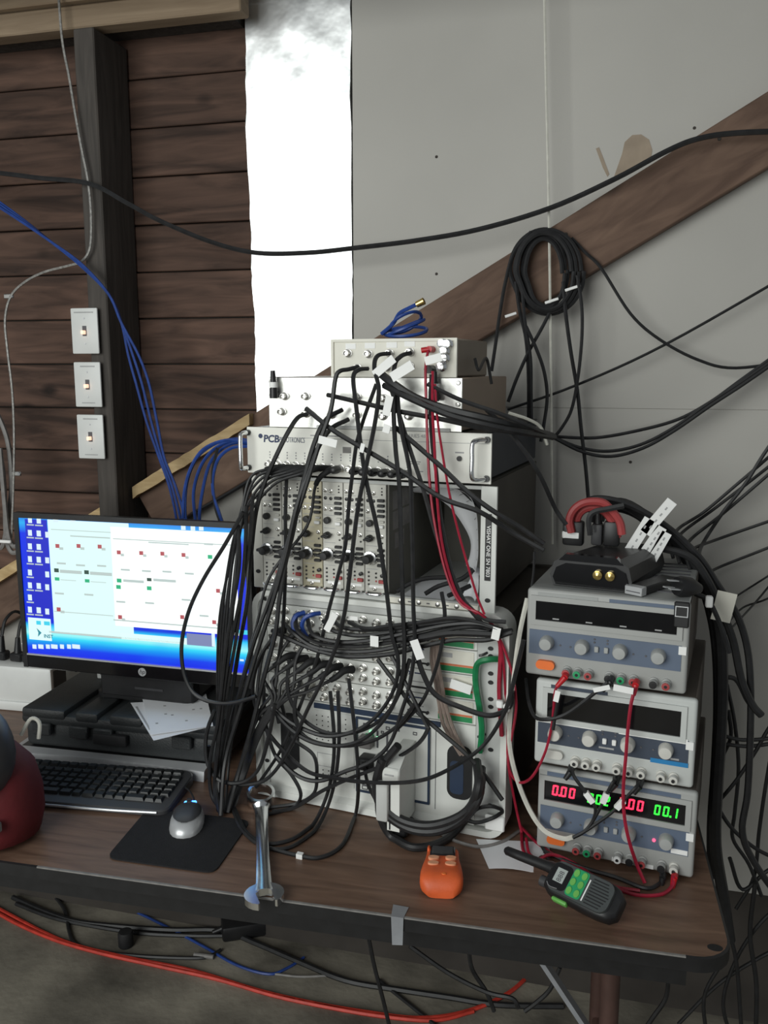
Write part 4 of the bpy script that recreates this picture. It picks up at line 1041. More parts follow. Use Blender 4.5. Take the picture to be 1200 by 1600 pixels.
def psu(k, u, z, label):
    t = thing('power_supply', label, 'power supply', fr(PO, PA, u, 0, z), PA, 'stacked bench power supplies')
    front = 'psu_white' if k == 1 else 'psu_grey'
    band = ('psu_blue', 'psu_navy', 'psu_blue')[k]
    kb_ = 'knob_white' if k == 1 else 'knob_grey'
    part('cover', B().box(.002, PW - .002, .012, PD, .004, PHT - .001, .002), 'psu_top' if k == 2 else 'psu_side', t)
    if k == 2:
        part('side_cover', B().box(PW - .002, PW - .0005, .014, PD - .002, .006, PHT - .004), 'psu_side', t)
    # front casting: rounded slab with the display window framed
    part('front_panel', B().box(0, PW, -.004, .012, 0, PHT, .006, 3), front, t)
    for x in (.03, PW - .03): part('foot', B().cyl((x, .03, -.0055), (x, .03, .004), .009, n=10).cyl((x, PD - .03, -.0055), (x, PD - .03, .004), .009, n=10), 'blackmatte', t)
    dx0, dx1, dz0, dz1 = {2: (.065, .925, .665, .870), 1: (.085, .905, .585, .860), 0: (.050, .930, .625, .850)}[k]
    dx0 *= PW; dx1 *= PW; dz0 *= PHT; dz1 *= PHT
    part('display_frame', B().frame(dx0 - .010, dx1 + .010, dz0 - .011, dz1 + .009, .009, -.0075, -.0035), front, t)
    ds = part('display', B().box(dx0 - .001, dx1 + .001, -.0048, -.0035, dz0 - .002, dz1), 'glassblack', t)
    part('control_band', B().box(.006, PW - .010, -.0052, -.0035, .255 * PHT, .535 * PHT), band, t)
    kx = ((.14, .36, .60, .83), (.14, .36, .60, .83), (.14, .365, .60, .83))[k]
    for f_ in kx:
        o = part('knob', B().lathe([(.0125, 0), (.0120, .006), (.0112, .016), (.0098, .0185), (.001, .019)], (f_ * PW, -.005, .405 * PHT), '-y', 20), kb_, t)
    for f_ in (.455, .515): part('rocker', B().box(f_ * PW - .0035, f_ * PW + .0035, -.010, -.005, .36 * PHT, .425 * PHT, .001), 'tag' if k == 1 else 'knob_grey', t)
    b = B()
    for f_, fz in ((.225, .385), (.29, .38), (.68, .385), (.755, .38), (.44, .50), (.44, .465), (.52, .50), (.52, .465)): b.cyl((f_ * PW, -.005, fz * PHT), (f_ * PW, -.0062, fz * PHT), .0018, n=8)
    part('indicator_row', b, 'ink', t)['kind'] = 'stuff'
    part('power_button', B().prism(rrect(.075 * PW, .195 * PW, .095 * PHT, .195 * PHT, .0072, 4), -.012, -.0035), 'knob_white' if k == 1 else 'orange', t)
    px_ = (.275, .345, .415, .54, .615, .69, .81, .885)
    cols = (('redpost', 'green', 'redpost', 'black', 'green', 'redpost', 'black', 'redpost'), ('knob_white',) * 8, ('redpost', 'green', 'redpost', 'black', 'green', 'redpost', 'black', 'redpost'))[k]
    if k == 0: cols = ('redpost', 'green', 'redpost', 'tag', 'black', 'redpost', 'black', 'knob_white')
    for f_, cm in zip(px_, cols):
        o = part('binding_post', B().lathe([(.0085, 0), (.0080, .003), (.0060, .004), (.0060, .009), (.0075, .010), (.0070, .0165), (.0040, .017)], (f_ * PW, -.004, .105 * PHT), '-y', 14), 'psu_grey' if cm != 'knob_white' else 'knob_white', t)
        if cm != 'knob_white':
            part('post_cap', B().lathe([(.0068, .0150), (.0064, .019), (.0035, .0192)], (f_ * PW, -.004, .105 * PHT), '-y', 12), cm, o)
        part('post_hole', B().lathe([(.0030, .0168), (.0028, .0196)], (f_ * PW, -.004, .105 * PHT), '-y', 8), 'black', o)
    part('sticker', B().box(.945 * PW, .99 * PW, -.0060, -.0035, .44 * PHT, .53 * PHT), 'tag', t)
    if k == 2:
        part('name_strip', B().box(.07 * PW, .45 * PW, -.0048, -.0035, .925 * PHT, .965 * PHT), 'psu_top', t)
        part('title_strip', B().box(.52 * PW, .92 * PW, -.0048, -.0035, .915 * PHT, .965 * PHT), 'psu_blue', t)
        for f_ in (.17, .38, .59, .80): part('unit_print', B().box(f_ * PW, f_ * PW + .011, -.0053, -.0048, dz0 + .001, dz0 + .0032), 'paleink', ds)
        b = B()
        for i in range(9): b.box(.13 + i * .0, .255, .06 + i * .028, .066 + i * .028, PHT - .001, PHT + .0005)
        part('vent_slots', b, 'ink', t)['kind'] = 'stuff'
    if k == 1:
        part('title_strip', B().box(.10 * PW, .46 * PW, -.0050, -.0035, .905 * PHT, .955 * PHT), 'psu_navy', t)
        part('print_strip', B().box(.02 * PW, .43 * PW, -.0058, -.005, .50 * PHT, .555 * PHT), 'tag', t)
        part('print_strip', B().box(.54 * PW, .955 * PW, -.0058, -.005, .50 * PHT, .555 * PHT), 'tag', t)
        part('blue_strip', B().box(.74 * PW, .965 * PW, -.0058, -.0035, .235 * PHT, .285 * PHT), 'skyblue', t, 'bright blue strip')
        part('lower_strip', B().box(.02 * PW, .74 * PW, -.0050, -.0035, .235 * PHT, .272 * PHT), 'psu_white', t)
        for f_ in (.86, .465, .42): part('lettering', B().box(f_ * PW, (f_ + .05) * PW, -.0058, -.005, .30 * PHT, .32 * PHT), 'paleink', t)
    if k == 0:
        hgt = .0195; zz = dz0 + .0085
        digits('0.00', dx0 + .012, zz, hgt, 'led_red', ds).location = (0, -.0048, 0)
        digits('00.2', dx0 + .074, zz - .002, hgt * .95, 'led_green', ds).location = (0, -.0048, 0)
        digits('0.00', dx0 + .128, zz, hgt, 'led_red', ds).location = (0, -.0048, 0)
        digits('00.1', dx0 + .186, zz - .001, hgt * .95, 'led_green', ds).location = (0, -.0048, 0)
        part('lamp', B().cyl((.755 * PW, -.005, .375 * PHT), (.755 * PW, -.0075, .375 * PHT), .0030, n=10), 'led_pink', t, 'pink lamp')
        part('print_strip', B().box(.50 * PW, .60 * PW, -.0050, -.0035, .02 * PHT, .065 * PHT), 'tag', t)
        part('print_strip', B().box(.65 * PW, .76 * PW, -.0050, -.0035, .02 * PHT, .065 * PHT), 'tag', t)
        part('print_strip', B().box(.86 * PW, .96 * PW, -.0060, -.0035, .265 * PHT, .32 * PHT), 'tag', t)
        part('title_strip', B().box(.06 * PW, .90 * PW, -.0048, -.0035, .905 * PHT, .955 * PHT), 'psu_blue', t)
    return t
psu(0, 0.0, .0056, 'lowest bench power supply showing red and green digits')
psu(1, -.009, .1672, 'middle bench power supply with pale knobs and a blue strip')
psu(2, -.029, .3288, 'top bench power supply with orange button and unlit display')
PTOP = .3288 + PHT + .0006
def pthing(name, label, cat, u, y, z=PTOP, rz=0.0): return thing(name, label, cat, fr(PO, PA, u, y, z), PA + rz)

# charger cradle on the top supply
ch = pthing('charger_cradle', 'black cradle with two gold contacts on the top power supply', 'charger', .072, .030, PTOP, -.05)
prof = [(-.064, 0), (-.070, .018), (-.064, .042), (-.046, .054), (.046, .054), (.064, .042), (.070, .018), (.064, 0)]
bb = B(); vs = []; f = []
for j in range(7):
    y = .19 * j / 6; sh_ = .035 * (j / 6); sc2 = 1 - .10 * j / 6
    vs += [(x * sc2 + sh_, y, z * (1 - .12 * j / 6)) for x, z in prof]
for j in range(6):
    for i in range(8): f.append((j * 8 + i, j * 8 + (i + 1) % 8, (j + 1) * 8 + (i + 1) % 8, (j + 1) * 8 + i))
f += [tuple(range(8)), tuple(48 + i for i in range(8))]
part('housing', bb.add(vs, f), 'black', ch, angle=30)
part('front_plate', B().prism([(x * .92, z * .72 + .003) for x, z in prof], -.004, 0), 'glassblack', ch)
part('glossy_lid', B().prism([(-.055, .046), (-.044, .0575), (.044, .0575), (.055, .046)], -.003, .012), 'glassblack', ch)
for x in (.014, .035):
    part('contact', B().lathe([(.0080, .003), (.0080, .011), (.006, .0118), (.002, .014)], (x, 0, .027), '-y', 14), 'gold', ch, 'gold contact')
ub = pthing('memory_stick_bar', 'black bar with a bright metal end on the power supply', 'electronics', .146, .012, PTOP, -.42)
part('body', B().box(-.015, .015, .014, .12, 0, .014, .002), 'black', ub)
part('metal_end', B().box(-.016, .016, 0, .016, .0, .015, .001), 'silver', ub)
part('end_slot', B().box(-.013, .013, -.0006, .002, .0055, .0070), 'ink', ub)
pk = pthing('adapter_plug', 'black plug wrapped with white label behind the cradle', 'plug', .020, .150, PTOP + .050)
part('body', B().box(-.019, .019, -.012, .012, .0, .046, .005, 2), 'black', pk)
part('label_wrap', B().box(-.0195, .014, -.0126, .0126, .012, .028, .003), 'tag', pk)
for k, (u, lab) in enumerate(((.062, 'slim black plug standing among the red cables'), (.088, 'wide black plug standing beside the red cable arch'))):
    q = pthing('standing_plug', lab, 'plug', u, .160, PTOP + .052)
    part('body', B().box(-.010 - .004 * k, .010 + .004 * k, -.012, .012, 0, .040 + .006 * k, .004, 2), 'darkgrey' if k == 0 else 'black', q)
    part('strain_relief', B().cyl((0, 0, .038), (0, .002, .068), .0085, .0055, 10), 'black', q)
# mains plug lying on the supply corner, black clip on its edge
mp_ = pthing('mains_plug', 'black mains plug with three silver prongs on the supply corner', 'plug', .212, .030, PTOP, .45)
mp_.rotation_euler = (0, math.radians(8), PA + .75)
part('body', B().tube([(0, 0, .018), (.006, 0, .018), (.026, 0, .018), (.048, 0, .016)], None, 14, radii=[.0155, .0175, .0165, .008]), 'black', mp_)
for dy, dz in ((-.007, .014), (.007, .014), (0, .027)): part('prong', B().box(-.020, .001, dy - .0032, dy + .0032, dz - .001, dz + .001), 'silver', mp_)
cl = pthing('corner_clip', 'square black clip hanging on the top supply corner', 'clip', .226, -.0125, .445)
part('clip_body', B().box(-.012, .012, -.001, .004, .0, .043, .002), 'black', cl)
part('clip_window', B().frame(-.010, .010, .018, .036, .0015, -.002, -.001), 'silver', cl)

# ------------------------------------------------------------------ things in front on the table
# orange gas detector
gd = thing('gas_detector', 'orange handheld gas detector lying on the table', 'gas detector', (-0.243, 1.335, TT + .0006), math.radians(9))
gd.scale = (1.04, .86, 1.0)
b = B(); vs = []; f = []; ny_, nx_ = 14, 10
prof = [(-.068, .022), (-.062, .030), (-.05, .0345), (-.03, .035), (-.005, .0325), (.02, .029), (.045, .027), (.062, .027), (.066, .024)]
def lerp(tab, y):
    for i in range(len(tab) - 1):
        if y <= tab[i + 1][0]:
            t_ = (y - tab[i][0]) / (tab[i + 1][0] - tab[i][0]); return tab[i][1] + (tab[i + 1][1] - tab[i][1]) * max(0, t_)
    return tab[-1][1]
hz_tab = [(-.068, .016), (-.06, .028), (-.045, .034), (-.01, .033), (.03, .030), (.058, .028), (.066, .02)]
NR = 18
for j in range(ny_ + 1):
    y = -.068 + .134 * j / ny_; hw = lerp(prof, y); ht = lerp(hz_tab, y)
    for i in range(NR):
        a = 2 * PI * i / NR; cx_, sx_ = math.cos(a), math.sin(a)
        x = hw * math.copysign(abs(cx_) ** .55, cx_); z = ht / 2 + ht / 2 * math.copysign(abs(sx_) ** .55, sx_)
        vs.append((x, y, z))
for j in range(ny_):
    for i in range(NR): f.append((j * NR + i, j * NR + (i + 1) % NR, (j + 1) * NR + (i + 1) % NR, (j + 1) * NR + i))
f += [tuple(range(NR))[::-1], tuple(ny_ * NR + i for i in range(NR))]
part('shell', b.add(vs, f), 'detector', gd, angle=55)
part('display_window', B().box(-.021, .021, .020, .056, .026, .0325, .003), 'glassblack', gd)
part('display', B().box(-.017, .017, .025, .051, .0322, .0330), 'darkgrey', gd)
for x, y in ((-.014, .006), (.014, .008), (-.014, -.013), (.014, -.012)):
    part('key', B().prism(ell(x, y, .0090, .0060, 14), .031, .0358, 'z'), 'detector_key', gd)
part('sensor_dot', B().lathe([(.004, 0), (.003, .001)], (0.004, -.047, .0335), 'z', 10), 'orange', gd)
part('clip', B().box(-.026, -.021, .045, .060, .016, .030, .002), 'detector', gd)

# walkie talkie
wt = thing('walkie_talkie', 'black two-way radio with green keys lying on the table', 'radio', (-.012, 1.316, TT + .0215), 0)
wt.rotation_euler = (0, math.radians(-38), math.radians(60))
part('belt_clip', B().box(-.010, .030, -.05, .0, -.010, .002, .002).box(.022, .028, -.045, -.005, -.030, -.008, .001), 'black', wt)
# local y toward the antenna
b = B(); vs = []; f = []
wtab = [(-.075, .018), (-.070, .026), (-.05, .030), (-.02, .0305), (.01, .029), (.035, .0295), (.046, .026), (.049, .022)]
htab = [(-.075, .022), (-.06, .032), (.0, .034), (.03, .036), (.049, .030)]
for j in range(15):
    y = -.075 + .124 * j / 14; hw = lerp(wtab, y); ht = lerp(htab, y)
    for i in range(NR):
        a = 2 * PI * i / NR; cx_, sx_ = math.cos(a), math.sin(a)
        vs.append((hw * math.copysign(abs(cx_) ** .45, cx_), y, ht / 2 + ht / 2 * math.copysign(abs(sx_) ** .45, sx_)))
for j in range(14):
    for i in range(NR): f.append((j * NR + i, j * NR + (i + 1) % NR, (j + 1) * NR + (i + 1) % NR, (j + 1) * NR + i))
f += [tuple(range(NR))[::-1], tuple(14 * NR + i for i in range(NR))]
part('shell', b.add(vs, f), 'black', wt, angle=50)
part('front_plate', B().prism(rrect(-.025, .025, -.066, .042, .014, 4), .031, .0368, 'z'), 'radiogrey', wt)
part('screen_bezel', B().prism(rrect(-.021, .021, .008, .042, .008, 4), .0345, .0378, 'z'), 'glassblack', wt)
part('screen', B().box(-.010, .013, .016, .034, .0375, .0384), 'lcd', wt)
textmesh('888', .012, 'ink', wt, 'lettering', (-.009, .020, .0386), rot=(0, 0, 0))
part('bezel_rim', B().tube(smoothpath([(-.020, .020, .0378), (-.021, .034, .0378), (-.016, .041, .0378)], 5), .0009, 6), 'chrome', wt)
part('keypad', B().prism(rrect(-.022, .024, -.020, .007, .005, 3), .0345, .0376, 'z'), 'green', wt, 'green keypad plate')
for x, y in ((-.014, .001), (.001, .001), (.016, .001), (-.014, -.013), (.001, -.013), (.016, -.013)):
    part('key', B().prism(ell(x, y, .0062, .0046, 12), .0372, .0392, 'z'), 'radiogreen', wt)
b = B()
for i in range(9): b.box(-.021 + i * .005, -.0195 + i * .005, -.062 + abs(i - 4) * .002, -.028, .0362, .0374)
part('speaker_ribs', b, 'black', wt)
part('lettering', B().box(-.020, .016, -.0245, -.0225, .0366, .0371), 'tag', wt)
part('side_button', B().box(-.0345, -.028, .002, .030, .012, .024, .003, 2), 'radiogreen', wt, 'green side button')
part('knob', B().lathe([(.009, 0), (.009, .014), (.007, .015)], (0, 0, 0), 'z', 14).xf(Matrix.Translation((-.013, .047, .018)) @ Matrix.Rotation(-PI / 2, 4, 'X')), 'darkgrey', wt)
part('antenna', B().tube([(.012, .040, .020), (.012, .055, .020), (.011, .062, .021), (.006, .115, .024), (.0045, .138, .025), (.0045, .142, .025)], None, 14, radii=[.011, .0105, .0090, .0080, .0075, .0045]), 'black', wt)

# combination wrench
wr1 = hz(408, 1256, TT); wr2 = hz(413, 1408, TT)
dv = wr2 - wr1; LN = dv.length + .012
wn = thing('wrench', 'chrome combination wrench reaching over the table front edge', 'wrench', (wr1.x, wr1.y, TT + .0008), math.atan2(dv.y, dv.x))
b = B(); n_ = 28; vs = []; f = []
for r_, z in ((.0280, .0), (.0288, .004), (.0288, .016), (.0278, .020), (.0222, .020), (.0216, .016), (.0216, .004), (.0222, 0)):
    for i in range(n_): a = 2 * PI * i / n_; vs.append((r_ * math.cos(a), r_ * math.sin(a), z))
for j in range(8):
    for i in range(n_): f.append((j * n_ + i, j * n_ + (i + 1) % n_, ((j + 1) % 8) * n_ + (i + 1) % n_, ((j + 1) % 8) * n_ + i))
rg = B().add(vs, f).xf(Matrix.Rotation(math.radians(14), 4, 'Y')); rg.xf(Matrix.Translation((0, 0, .0080)))
part('ring_end', rg, 'chrome', wn, angle=40)
sh = B(); vs = []; f = []
for j in range(13):
    x = .022 + (LN - .045) * j / 12; hw = .0150 - .0030 * math.sin(PI * j / 12) + (.003 if j in (0, 12) else 0); zc = .010 - .002 * j / 12; hh = .0055 + .001 * (j in (0, 12))
    for i in range(12):
        a = 2 * PI * i / 12; vs.append((x, hw * math.copysign(abs(math.cos(a)) ** .8, math.cos(a)), max(.0002, zc + hh * math.copysign(abs(math.sin(a)) ** .7, math.sin(a)))))
for j in range(12):
    for i in range(12): f.append((j * 12 + i, j * 12 + (i + 1) % 12, (j + 1) * 12 + (i + 1) % 12, (j + 1) * 12 + i))
f += [tuple(range(12))[::-1], tuple(144 + i for i in range(12))]
part('shaft', sh.add(vs, f), 'chrome', wn, angle=45)
b = B()
for k in range(5): b.box(LN * .36 + k * .014, LN * .36 + k * .014 + .008, -.004, .004, .0132, .0142)
part('raised_marks', b, 'chrome', wn)
# open jaw: C-shaped head
jaw = []
for k in range(19):
    a = math.radians(28 + 304 * k / 18); jaw.append((math.cos(a) * .030, math.sin(a) * .033))
inner = [(.024, -.0125), (-.004, -.0135), (-.010, -.006), (-.010, .006), (-.004, .0135), (.024, .0125)]
poly = [(LN - .014 + x, y) for x, y in jaw] + [(LN - .014 + x, y) for x, y in inner]
part('jaw', B().prism(poly, .001, .0125, 'z').xf(Matrix.Translation((LN - .014, 0, 0)) @ Matrix.Rotation(math.radians(12), 4, 'Z') @ Matrix.Translation((-(LN - .014), 0, 0))), 'chrome', wn, angle=30)

pp = [hz(x, y, TT + .0012) for x, y in ((744, 1311), (858, 1316), (862, 1364), (764, 1357))]
sheet('paper_sheet', pp, 'white paper under the radio antenna beside the power supplies', zf=lambda u, v: .003 * math.sin(u * 5) * v)
# ------------------------------------------------------------------ cables on and against the wall
cable([(-420, 225, .15), (-40, 266, .15), (60, 278, .15), (140, 287, .15), (200, 318, .14), (250, 345, .12), (330, 378, .09), (400, 395), (480, 395), (550, 388), (650, 376), (750, 358), (860, 325), (960, 280), (1040, 237), (1090, 217), (1150, 208), (1260, 204)],
      .0058, 'cable', 'long black cable sagging across the whole wall', 'w', .085, name='black_cable')
cable([(850, -40), (853, 120), (857, 300), (860, 500), (862, 700), (863, 850)], .0030, 'whitecable', 'thin off-white cord hanging straight down the grey wall', 'w', .065, name='white_cable')
cable([(90, -30), (97, 60), (108, 120), (118, 180), (128, 235), (137, 280), (142, 330), (141, 385), (128, 408), (108, 415), (70, 425), (40, 440), (17, 463), (8, 500), (12, 550), (19, 610), (22, 680), (21, 760), (18, 840)],
      .0030, 'conduit', 'thin armoured metal conduit curving down the plank wall', 'y', 1.885, name='conduit', cat='conduit')
for x, y, l in ((13, 463, 'upper small metal clamp holding the conduit at the left'), (25, 740, 'lower small metal clamp on the conduit at the left')):
    p = dp(x, y, 1.888); t = thing('conduit_clamp', l, 'clamp', p)
    part('strap', B().box(-.012, .016, -.003, .002, -.006, .006, .002), 'steel', t)
    part('screw', B().lathe([(.005, .003), (.004, .005)], (.012, 0, 0), '-y', 8), 'chrome', t)
for k, (pts, lab) in enumerate((
        ([(-20, 620), (2, 660), (14, 700), (18, 760), (14, 800), (8, 840), (2, 856), (-8, 850)], 'outermost grey cable looping at the far left edge'),
        ([(-12, 690), (2, 720), (8, 790), (10, 840), (18, 862), (30, 862)], 'middle grey cable of the loop at the far left'),
        ([(0, 700), (5, 760), (12, 830), (20, 852), (30, 852)], 'inner grey cable of the loop at the far left'))):
    cable(pts, .0062, 'greycable', lab, 'y', 1.90 - .012 * k, name='grey_cable')
p = dp(6, 846, 1.86); t = thing('cable_tie', 'white tie around the grey cables at the far left', 'cable tie', p)
part('band', B().box(-.018, .022, -.004, .004, -.004, .004, .002), 'tag', t)
# blue network cables
for k, (dx, lab) in enumerate(((-3, 'leftmost blue network cable crossing the dark post'), (6, 'middle blue network cable crossing the dark post'), (17, 'rightmost blue network cable crossing the dark post'))):
    s_ = (0, 1, -1)[k]
    cable([(-420, 60 + 12 * k), (-200, 185 + 8 * k), (-30, 296 + 5 * k), (30, 338 + 3 * k), (80, 378), (128, 415 + 2 * s_), (170, 460), (190, 505), (203 + dx * .8, 555), (216 + dx, 600), (232 + dx * .8, 660), (250 + dx * .4, 715), (266 + dx * .5, 760), (278 + dx * .7, 812), (285 + dx, 870)],
          .0032, 'bluecable', lab, 'y', 1.870 - .006 * k, name='blue_cable')
# blue coil left of the rack
b = B()
for k, P in enumerate(([(388, 688), (365, 686), (335, 694), (308, 715), (293, 750), (289, 790), (292, 830)], [(388, 690), (360, 690), (334, 702), (314, 728), (303, 765), (304, 800), (310, 840)], [(388, 693), (368, 692), (346, 702), (328, 724), (318, 760), (312, 800), (312, 840)],
                       [(388, 697), (362, 700), (342, 716), (333, 745), (334, 775), (342, 800), (352, 830)], [(388, 691), (352, 688), (318, 702), (298, 732), (288, 770), (286, 810)])):
    b.tube(smoothpath([dp(x, y, 1.80 - .02 * k) for x, y in P], 5), .0038, 6)
whole('blue_cable_coil', b, 'bluecable', 'loose coil of blue cable between the monitor and the rack', 'cable')
cable([(340, 700), (332, 740), (336, 790), (350, 830)], .0035, 'cable', 'thin black cord hanging inside the blue coil', 'y', 1.74, name='black_cable')
cable([(300, 803), (345, 778), (395, 748)], .0050, 'cable', 'black cable edge running diagonally behind the blue coil', 'y', 1.90, name='black_cable')
# black coil hung on the brace
b = B(); rr = random.Random(11)
for k in range(7):
    rx = 56 - k * 4.5; ry = 66 - k * 2; cx_ = 853 + rr.uniform(-4, 4); cy_ = 424 + rr.uniform(-5, 5)
    P = []
    for i in range(19):
        a = 2 * PI * i / 18
        P.append(dp(cx_ + rx * math.cos(a) + (4 if math.sin(a) < 0 else 0), cy_ - ry * math.sin(a), WALL - .062 - .006 * (k % 4)))
    b.tube(smoothpath(P, 3), .0052, 6)
co = whole('cable_coil', b, 'cable', 'coil of black cable hung on the diagonal plank', 'cable')
for x, y, l_ in ((895, 450, .034), (798, 492, .026), (862, 470, .03)):
    p = dp(x, y, WALL - .088); wpart('tie', B().box(p.x - l_ / 2, p.x + l_ / 2, p.y - .002, p.y + .002, p.z - .003, p.z + .003, .001).xf(Matrix.Translation(p) @ Matrix.Rotation(-.3, 4, 'Y') @ Matrix.Translation(-p)), 'tag', co, 'white cable tie')
WC = [
    ([(793, 640), (900, 602), (1040, 538), (1260, 413)], .0034, .05, 'straight black cable rising to the right across the wall'),
    ([(893, 372), (915, 395), (940, 420), (985, 490), (1030, 530), (1090, 562), (1150, 575), (1260, 560)], .0036, .055, 'black cable leaving the coil and sagging to the right'),
    ([(862, 682), (930, 684), (1000, 672), (1060, 655), (1110, 628), (1160, 592), (1260, 520)], .0040, .06, 'upper of the black cables curving up to the right edge'),
    ([(862, 682), (905, 699), (950, 705), (1000, 695), (1050, 670), (1105, 632), (1160, 596), (1260, 527)], .0040, .075, 'middle of the black cables curving up to the right edge'),
    ([(865, 684), (910, 706), (955, 713), (1005, 700), (1055, 672), (1110, 634), (1165, 598), (1260, 532)], .0040, .09, 'lower of the black cables curving up to the right edge'),
    ([(830, 362), (803, 395), (790, 440), (781, 490), (774, 540), (768, 580)], .0042, .065, 'black cable dropping off the left of the coil'),
    ([(806, 440), (812, 485), (822, 530), (826, 590), (826, 670)], .0046, .07, 'left vertical black cable below the coil'),
    ([(816, 450), (820, 500), (829, 560), (830, 620), (831, 672)], .0040, .08, 'right vertical black cable below the coil'),
    ([(868, 470), (848, 510), (826, 550), (808, 590), (794, 628)], .0042, .075, 'black cable slanting left from the coil bottom'),
    ([(822, 510), (838, 545), (850, 580), (855, 620), (850, 662), (845, 690)], .0042, .085, 'bowed black cable under the coil'),
    ([(880, 440), (884, 490), (892, 550), (902, 610), (908, 670), (915, 730), (921, 800)], .0046, .08, 'black cable dropping from the coil to the charger cradle'),
    ([(902, 430), (909, 480), (909, 530), (903, 590), (893, 640), (878, 668), (865, 684)], .0040, .09, 'black cable curving back from the coil to the rack corner'),
    ([(1260, 660), (1200, 715), (1150, 758), (1100, 800), (1060, 826), (1048, 850, 1.72, 'y'), (1052, 872, 1.69, 'y')], .0036, .09, 'topmost of the black cables fanning in from the right edge'),
    ([(1260, 680), (1200, 730), (1120, 792), (1066, 832), (1056, 855, 1.72, 'y'), (1062, 880, 1.69, 'y')], .0036, .08, 'second of the black cables fanning in from the right edge'),
    ([(1260, 690), (1200, 742), (1130, 802), (1080, 842), (1072, 862, 1.72, 'y'), (1078, 890, 1.69, 'y')], .0036, .10, 'third of the black cables fanning in from the right edge'),
    ([(1260, 620), (1200, 700), (1165, 755), (1130, 800), (1100, 846), (1092, 868, 1.72, 'y'), (1096, 900, 1.69, 'y')], .0040, .11, 'steepest of the black cables fanning in from the right edge'),
    ([(1260, 795), (1200, 815), (1120, 843), (1080, 860, 1.80, 'y'), (1078, 885, 1.70, 'y')], .0034, .07, 'nearly level black cable behind the label tags'),
    ([(1260, 830), (1200, 856), (1120, 888), (1100, 905, 1.75, 'y'), (1106, 930, 1.71, 'y')], .0032, .06, 'lower level black cable right of the power supplies'),
    ([(1260, 860), (1200, 900), (1150, 932), (1118, 955, 1.74, 'y')], .0022, .04, 'thin black wire right of the top supply'),
    ([(1260, 900), (1200, 935), (1160, 950), (1128, 985, 1.74, 'y')], .0022, .04, 'thinner black wire below it at the right edge'),
    ([(1260, 840), (1190, 930), (1135, 990, 1.74, 'y')], .0024, .05, 'thin crossing wire right of the top supply'),
]
for pts, r, off, lab in WC: cable(pts, r, 'cable', lab, 'w', off, name='black_cable')

# thick cables right of the power supplies
RC = [
    ([(928, 800), (915, 785), (940, 779), (985, 790), (1040, 822), (1090, 868), (1122, 915), (1152, 962), (1168, 1015), (1173, 1080), (1172, 1160), (1168, 1240), (1160, 1300), (1180, 1350), (1230, 1420)], .0065, 1.66, 'cable', 'outer thick black cable arching down beside the supplies'),
    ([(935, 812), (945, 792), (975, 788), (1015, 812), (1060, 850), (1095, 895), (1115, 945), (1126, 1000), (1128, 1080), (1125, 1160), (1120, 1240), (1118, 1320), (1130, 1400), (1140, 1470)], .0115, 1.70, 'cable', 'thickest black cable bundle running down behind the supplies'),
    ([(925, 815), (930, 800), (960, 792), (1000, 806), (1050, 850), (1090, 900), (1110, 955), (1120, 1020), (1122, 1110), (1118, 1200), (1112, 1290), (1112, 1370)], .0095, 1.74, 'blackmatte', 'black rubber cable tight behind the power supply stack'),
    ([(995, 855), (1040, 858), (1080, 872), (1105, 905), (1125, 948), (1145, 1000), (1158, 1060), (1175, 1100), (1190, 1118)], .0070, 1.64, 'cable', 'black cable ending in a tip at the right'),
    ([(1125, 1058), (1150, 1062), (1168, 1095), (1185, 1116)], .0048, 1.72, 'cable', 'short black cable bending right of the middle supply'),
    ([(1125, 1148), (1160, 1156), (1210, 1152), (1260, 1135)], .0042, 1.80, 'cable', 'upper level black cable right of the middle supply'),
    ([(1125, 1162), (1170, 1166), (1215, 1160), (1260, 1152)], .0042, 1.82, 'cable', 'lower level black cable right of the middle supply'),
    ([(1118, 1258), (1150, 1220), (1180, 1175), (1200, 1140), (1240, 1080)], .0040, 1.80, 'cable', 'black cable rising from the bundle to the right edge'),
    ([(1118, 1255), (1140, 1290), (1170, 1318), (1200, 1336), (1260, 1360)], .0042, 1.78, 'cable', 'black cable slanting down right beside the lowest supply'),
    ([(1136, 1070), (1148, 1130), (1154, 1200), (1148, 1270), (1145, 1310), (1170, 1350), (1190, 1400)], .0040, 1.84, 'cable', 'wavy black cable hanging behind the supplies'),
    ([(1210, 1150), (1196, 1230), (1186, 1300), (1178, 1370), (1150, 1420)], .0040, 1.86, 'cable', 'black cable hanging near the right edge'),
    ([(1130, 1180), (1142, 1150), (1138, 1110)], .0040, 1.84, 'cable', 'short black loop end by the bundle'),
    ([(1120, 1290), (1128, 1360), (1132, 1430), (1150, 1500), (1158, 1600)], .0042, 1.80, 'cable', 'black cable hanging beside the table end'),
    ([(1140, 1340), (1160, 1390), (1200, 1360), (1250, 1340)], .0042, 1.85, 'cable', 'black cable sagging at the lower right edge'),
    ([(1240, 1400), (1190, 1440), (1150, 1500), (1130, 1570), (1150, 1640)], .0042, 1.84, 'cable', 'black cable trailing down below the table end'),
    ([(1240, 1470), (1180, 1500), (1120, 1540), (1060, 1600)], .0042, 1.88, 'cable', 'black cable slanting under the table end'),
    ([(1180, 1380), (1172, 1460), (1182, 1540), (1180, 1640)], .0048, 1.82, 'cable', 'straight black cable hanging at the lower right'),
    ([(1130, 1500), (1100, 1560), (1108, 1640)], .0042, 1.80, 'cable', 'black cable end hanging behind the table corner'),
]
for pts, r, yy, m, lab in RC: cable(pts, r, m, lab, 'y', yy, name='black_cable', n=8)
